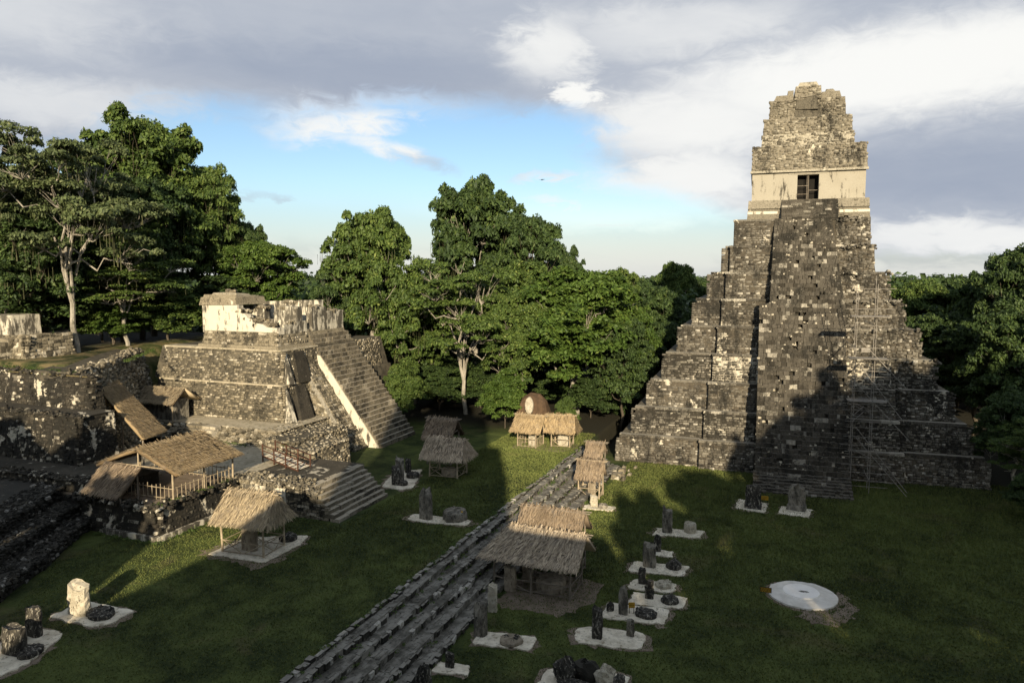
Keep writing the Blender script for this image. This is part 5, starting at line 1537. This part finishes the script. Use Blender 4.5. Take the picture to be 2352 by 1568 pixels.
TREES = [
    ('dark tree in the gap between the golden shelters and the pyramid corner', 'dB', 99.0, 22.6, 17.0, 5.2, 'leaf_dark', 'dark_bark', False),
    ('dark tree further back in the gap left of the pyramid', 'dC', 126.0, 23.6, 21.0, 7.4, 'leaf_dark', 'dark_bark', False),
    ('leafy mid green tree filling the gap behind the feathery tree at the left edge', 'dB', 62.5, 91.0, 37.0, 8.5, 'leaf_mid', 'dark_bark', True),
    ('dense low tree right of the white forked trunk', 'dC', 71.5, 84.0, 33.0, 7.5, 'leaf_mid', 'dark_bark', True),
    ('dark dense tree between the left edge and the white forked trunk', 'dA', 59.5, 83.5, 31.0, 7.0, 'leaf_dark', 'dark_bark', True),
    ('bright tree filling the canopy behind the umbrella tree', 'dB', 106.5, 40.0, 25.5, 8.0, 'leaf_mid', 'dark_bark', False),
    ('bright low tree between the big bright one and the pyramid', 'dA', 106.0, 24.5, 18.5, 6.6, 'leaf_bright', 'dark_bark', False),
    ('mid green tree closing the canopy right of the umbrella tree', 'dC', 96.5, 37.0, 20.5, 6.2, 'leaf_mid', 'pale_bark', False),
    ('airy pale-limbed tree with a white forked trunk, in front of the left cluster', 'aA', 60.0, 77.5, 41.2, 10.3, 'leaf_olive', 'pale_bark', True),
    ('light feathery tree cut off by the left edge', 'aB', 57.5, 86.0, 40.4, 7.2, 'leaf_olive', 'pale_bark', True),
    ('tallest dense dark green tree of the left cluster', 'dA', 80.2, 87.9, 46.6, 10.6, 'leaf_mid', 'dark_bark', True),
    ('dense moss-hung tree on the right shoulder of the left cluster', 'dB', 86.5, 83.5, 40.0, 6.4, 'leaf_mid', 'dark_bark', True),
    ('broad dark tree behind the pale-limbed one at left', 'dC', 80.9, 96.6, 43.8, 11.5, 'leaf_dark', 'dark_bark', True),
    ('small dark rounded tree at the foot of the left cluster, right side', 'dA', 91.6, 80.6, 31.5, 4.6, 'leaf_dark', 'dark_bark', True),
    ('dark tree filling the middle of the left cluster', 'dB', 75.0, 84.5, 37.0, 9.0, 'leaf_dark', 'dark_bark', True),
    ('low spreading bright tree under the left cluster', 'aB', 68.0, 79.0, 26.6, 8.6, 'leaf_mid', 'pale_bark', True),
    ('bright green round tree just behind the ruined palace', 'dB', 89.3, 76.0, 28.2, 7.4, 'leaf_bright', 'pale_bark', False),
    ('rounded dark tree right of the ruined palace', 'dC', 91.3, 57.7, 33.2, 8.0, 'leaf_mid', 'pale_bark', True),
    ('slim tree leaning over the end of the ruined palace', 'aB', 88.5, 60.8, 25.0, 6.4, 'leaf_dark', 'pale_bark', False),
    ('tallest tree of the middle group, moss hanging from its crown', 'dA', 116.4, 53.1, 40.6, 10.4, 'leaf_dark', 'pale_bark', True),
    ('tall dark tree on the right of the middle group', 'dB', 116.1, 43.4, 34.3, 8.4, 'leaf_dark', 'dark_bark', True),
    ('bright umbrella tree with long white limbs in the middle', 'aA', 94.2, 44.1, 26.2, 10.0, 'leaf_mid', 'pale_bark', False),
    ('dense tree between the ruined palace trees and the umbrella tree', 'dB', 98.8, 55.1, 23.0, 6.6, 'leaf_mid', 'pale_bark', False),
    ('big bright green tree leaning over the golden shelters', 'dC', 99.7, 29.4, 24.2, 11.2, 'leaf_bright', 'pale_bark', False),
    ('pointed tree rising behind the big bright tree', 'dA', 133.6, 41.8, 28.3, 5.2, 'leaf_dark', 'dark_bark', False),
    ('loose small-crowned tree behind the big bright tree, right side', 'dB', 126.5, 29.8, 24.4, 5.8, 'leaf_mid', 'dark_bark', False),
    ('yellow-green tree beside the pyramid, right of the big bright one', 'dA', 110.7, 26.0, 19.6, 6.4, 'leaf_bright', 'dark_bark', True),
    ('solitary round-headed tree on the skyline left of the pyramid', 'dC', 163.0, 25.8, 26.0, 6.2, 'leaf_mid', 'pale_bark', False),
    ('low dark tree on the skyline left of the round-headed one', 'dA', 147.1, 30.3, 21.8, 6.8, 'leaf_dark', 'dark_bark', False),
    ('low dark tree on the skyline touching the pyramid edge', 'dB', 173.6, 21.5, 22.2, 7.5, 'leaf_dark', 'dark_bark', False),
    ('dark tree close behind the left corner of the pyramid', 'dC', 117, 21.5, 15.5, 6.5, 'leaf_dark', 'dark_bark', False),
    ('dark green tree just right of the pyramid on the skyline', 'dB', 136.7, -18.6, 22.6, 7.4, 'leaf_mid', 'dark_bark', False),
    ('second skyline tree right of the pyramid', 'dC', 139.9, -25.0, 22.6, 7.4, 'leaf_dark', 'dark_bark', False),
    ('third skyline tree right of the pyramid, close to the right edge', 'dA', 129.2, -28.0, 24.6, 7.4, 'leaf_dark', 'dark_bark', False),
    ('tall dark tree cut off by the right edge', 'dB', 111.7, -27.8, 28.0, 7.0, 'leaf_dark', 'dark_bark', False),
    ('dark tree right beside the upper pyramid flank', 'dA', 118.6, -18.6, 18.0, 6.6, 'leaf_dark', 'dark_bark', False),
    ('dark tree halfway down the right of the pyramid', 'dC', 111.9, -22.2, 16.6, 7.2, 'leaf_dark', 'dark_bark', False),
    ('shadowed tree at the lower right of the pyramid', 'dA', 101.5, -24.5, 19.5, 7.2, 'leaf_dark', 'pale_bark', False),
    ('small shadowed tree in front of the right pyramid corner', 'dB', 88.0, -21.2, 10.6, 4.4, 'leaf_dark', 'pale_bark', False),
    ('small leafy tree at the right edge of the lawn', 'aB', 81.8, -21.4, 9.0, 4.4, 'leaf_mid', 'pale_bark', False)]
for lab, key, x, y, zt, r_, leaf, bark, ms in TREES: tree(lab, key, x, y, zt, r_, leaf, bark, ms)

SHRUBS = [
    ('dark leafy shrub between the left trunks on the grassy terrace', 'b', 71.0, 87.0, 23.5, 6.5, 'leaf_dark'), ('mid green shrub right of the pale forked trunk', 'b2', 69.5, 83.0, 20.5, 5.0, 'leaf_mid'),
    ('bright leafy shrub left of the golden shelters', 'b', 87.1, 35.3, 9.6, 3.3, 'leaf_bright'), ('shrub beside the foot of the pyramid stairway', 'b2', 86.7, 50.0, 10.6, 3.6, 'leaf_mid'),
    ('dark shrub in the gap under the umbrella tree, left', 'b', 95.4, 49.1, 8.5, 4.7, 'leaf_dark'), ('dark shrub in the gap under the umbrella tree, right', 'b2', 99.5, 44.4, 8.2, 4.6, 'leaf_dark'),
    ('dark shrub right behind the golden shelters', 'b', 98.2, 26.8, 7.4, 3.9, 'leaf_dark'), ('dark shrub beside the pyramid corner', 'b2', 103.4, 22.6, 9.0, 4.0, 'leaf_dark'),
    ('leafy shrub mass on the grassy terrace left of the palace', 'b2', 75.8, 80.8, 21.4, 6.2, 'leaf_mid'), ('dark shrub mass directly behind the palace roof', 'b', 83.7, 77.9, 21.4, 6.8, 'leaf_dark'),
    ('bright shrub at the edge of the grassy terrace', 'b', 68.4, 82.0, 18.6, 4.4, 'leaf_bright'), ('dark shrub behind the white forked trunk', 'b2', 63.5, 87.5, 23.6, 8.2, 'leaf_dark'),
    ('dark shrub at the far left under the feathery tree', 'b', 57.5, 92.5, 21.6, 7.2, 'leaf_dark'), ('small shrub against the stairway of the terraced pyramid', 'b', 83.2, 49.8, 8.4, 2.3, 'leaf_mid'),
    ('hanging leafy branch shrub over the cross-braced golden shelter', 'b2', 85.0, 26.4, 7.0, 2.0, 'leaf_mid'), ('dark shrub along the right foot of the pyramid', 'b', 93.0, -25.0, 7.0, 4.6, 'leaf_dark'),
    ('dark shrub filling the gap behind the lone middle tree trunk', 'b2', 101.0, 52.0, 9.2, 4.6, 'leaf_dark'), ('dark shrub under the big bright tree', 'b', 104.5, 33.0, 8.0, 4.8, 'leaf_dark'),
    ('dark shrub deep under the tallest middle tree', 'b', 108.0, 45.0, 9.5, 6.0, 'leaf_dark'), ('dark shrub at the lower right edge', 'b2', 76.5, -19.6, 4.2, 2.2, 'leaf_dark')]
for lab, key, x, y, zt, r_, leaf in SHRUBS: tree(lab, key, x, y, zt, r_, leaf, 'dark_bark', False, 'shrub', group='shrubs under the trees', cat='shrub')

# trees of the neighbouring courts beside and behind the viewer; they shade the lawns
OUTER = [(-9, -17, 30, 6), (0, -22, 31, 6.5), (8, -27.5, 34, 6.5), (17, -30, 36, 7), (26, -33.5, 36, 7), (34, -38, 35, 7), (14, -42, 37, 8), (30, -48, 38, 8), (44, -36, 30, 6.5),
         (56, -32, 24, 6), (66, -31, 20, 5.5), (5, 34.8, 20, 4.0), (4, 43, 23, 6.5), (10, 54, 22, 6.5), (-3, 56, 27, 7), (14, 66, 22, 6.5)]
for i, (x, y, zt, r_) in enumerate(OUTER):
    tree('tall shade tree outside the picture beside the western temple', ('dA', 'dB', 'dC')[i % 3], x, y, zt, r_, 'leaf_dark', 'dark_bark', False, group='shade trees beyond the frame')


def forest():
    g = np.random.default_rng(99)
    n = 1700
    az = R(-18) + g.random(n) * R(82); d = 132 + 380 * g.random(n) ** 1.7
    x, y = d * np.cos(az), d * np.sin(az)
    Cn = np.stack([x, y, np.where(d < 190, g.uniform(2, 15, n), g.uniform(11, 18.5, n)) + g.normal(0, .8, n)], 1)
    P = leaves(g, Cn, g.uniform(3.5, 6.5, n), 90, 1.0, .75)
    o = link('forest', fast_mesh('forest', P.reshape(-1, 3), np.arange(4 * len(P)).reshape(-1, 4), 'leaf_dark'))
    tag(o, 'far flat forest canopy along the horizon', 'forest', kind='stuff')


forest()

# low growth along the foot of walls
def wall_weeds():
    g = np.random.default_rng(5)
    pts = []
    for (xa, ya, xb, yb, z, n_) in ((39.4, 50, 39.4, 44, ZN, 26), (39.4, 43.8, 48, 43.8, ZN, 40), (48.1, 43, 48.1, 36, ZN, 18), (40, 44.6, 48, 44.6, 4.5, 26), (57.5, 46.5, 60.5, 50.5, 5.2, 26), (58, 52, 59, 60, 4.6, 40), (54, 63, 64, 70, 13.2, 50), (48, 62, 49, 75, 12.8, 40), (80.3, 45, 80.3, 54, 6.0, 30), (28, 19.6, 80, 19.6, .42, 70), (28, 20.5, 80, 20.5, .82, 70), (28, 21.4, 80, 21.4, 1.22, 80), (28, 22.2, 80, 22.2, 1.62, 90), (28, 18.5, 80, 18.5, .02, 120), (28, 23.1, 80, 23.1, 2.0, 160)):
        t = g.random(n_); pts.append(np.stack([xa + (xb - xa) * t + g.normal(0, .15, n_), ya + (yb - ya) * t + g.normal(0, .15, n_), np.full(n_, z) + g.uniform(0, .15, n_)], 1))
    Cn = np.concatenate(pts)
    P = leaves(g, Cn, np.where(np.arange(len(Cn)) < 296, g.uniform(.15, .4, len(Cn)), g.uniform(.08, .26, len(Cn))), 24, .06, .6)
    tag(link('weeds', fast_mesh('weeds', P.reshape(-1, 3), np.arange(4 * len(P)).reshape(-1, 4), 'leaf_mid')), 'low green weeds along the wall foots and ledges', 'weeds', kind='stuff')


wall_weeds()

# a bird gliding in the gap of blue
B_ = link('bird', MB().add([(0, 0, 0), (.05, .5, .06), (-.12, .08, .02), (.05, -.5, .06), (.3, 0, .02), (-.3, 0, .01), (0, 0, .09), (0, 0, -.06)], [(0, 4, 1), (0, 1, 2), (0, 3, 4), (0, 2, 3), (4, 6, 2), (4, 2, 7), (6, 5, 2), (7, 2, 5), (4, 3, 6), (5, 6, 3), (4, 7, 3)]).mesh('bird', 'bird_black'))
B_.location = (96.5, 33.6, 34.9)
tag(B_, 'black bird gliding in the blue sky above the trees', 'bird')
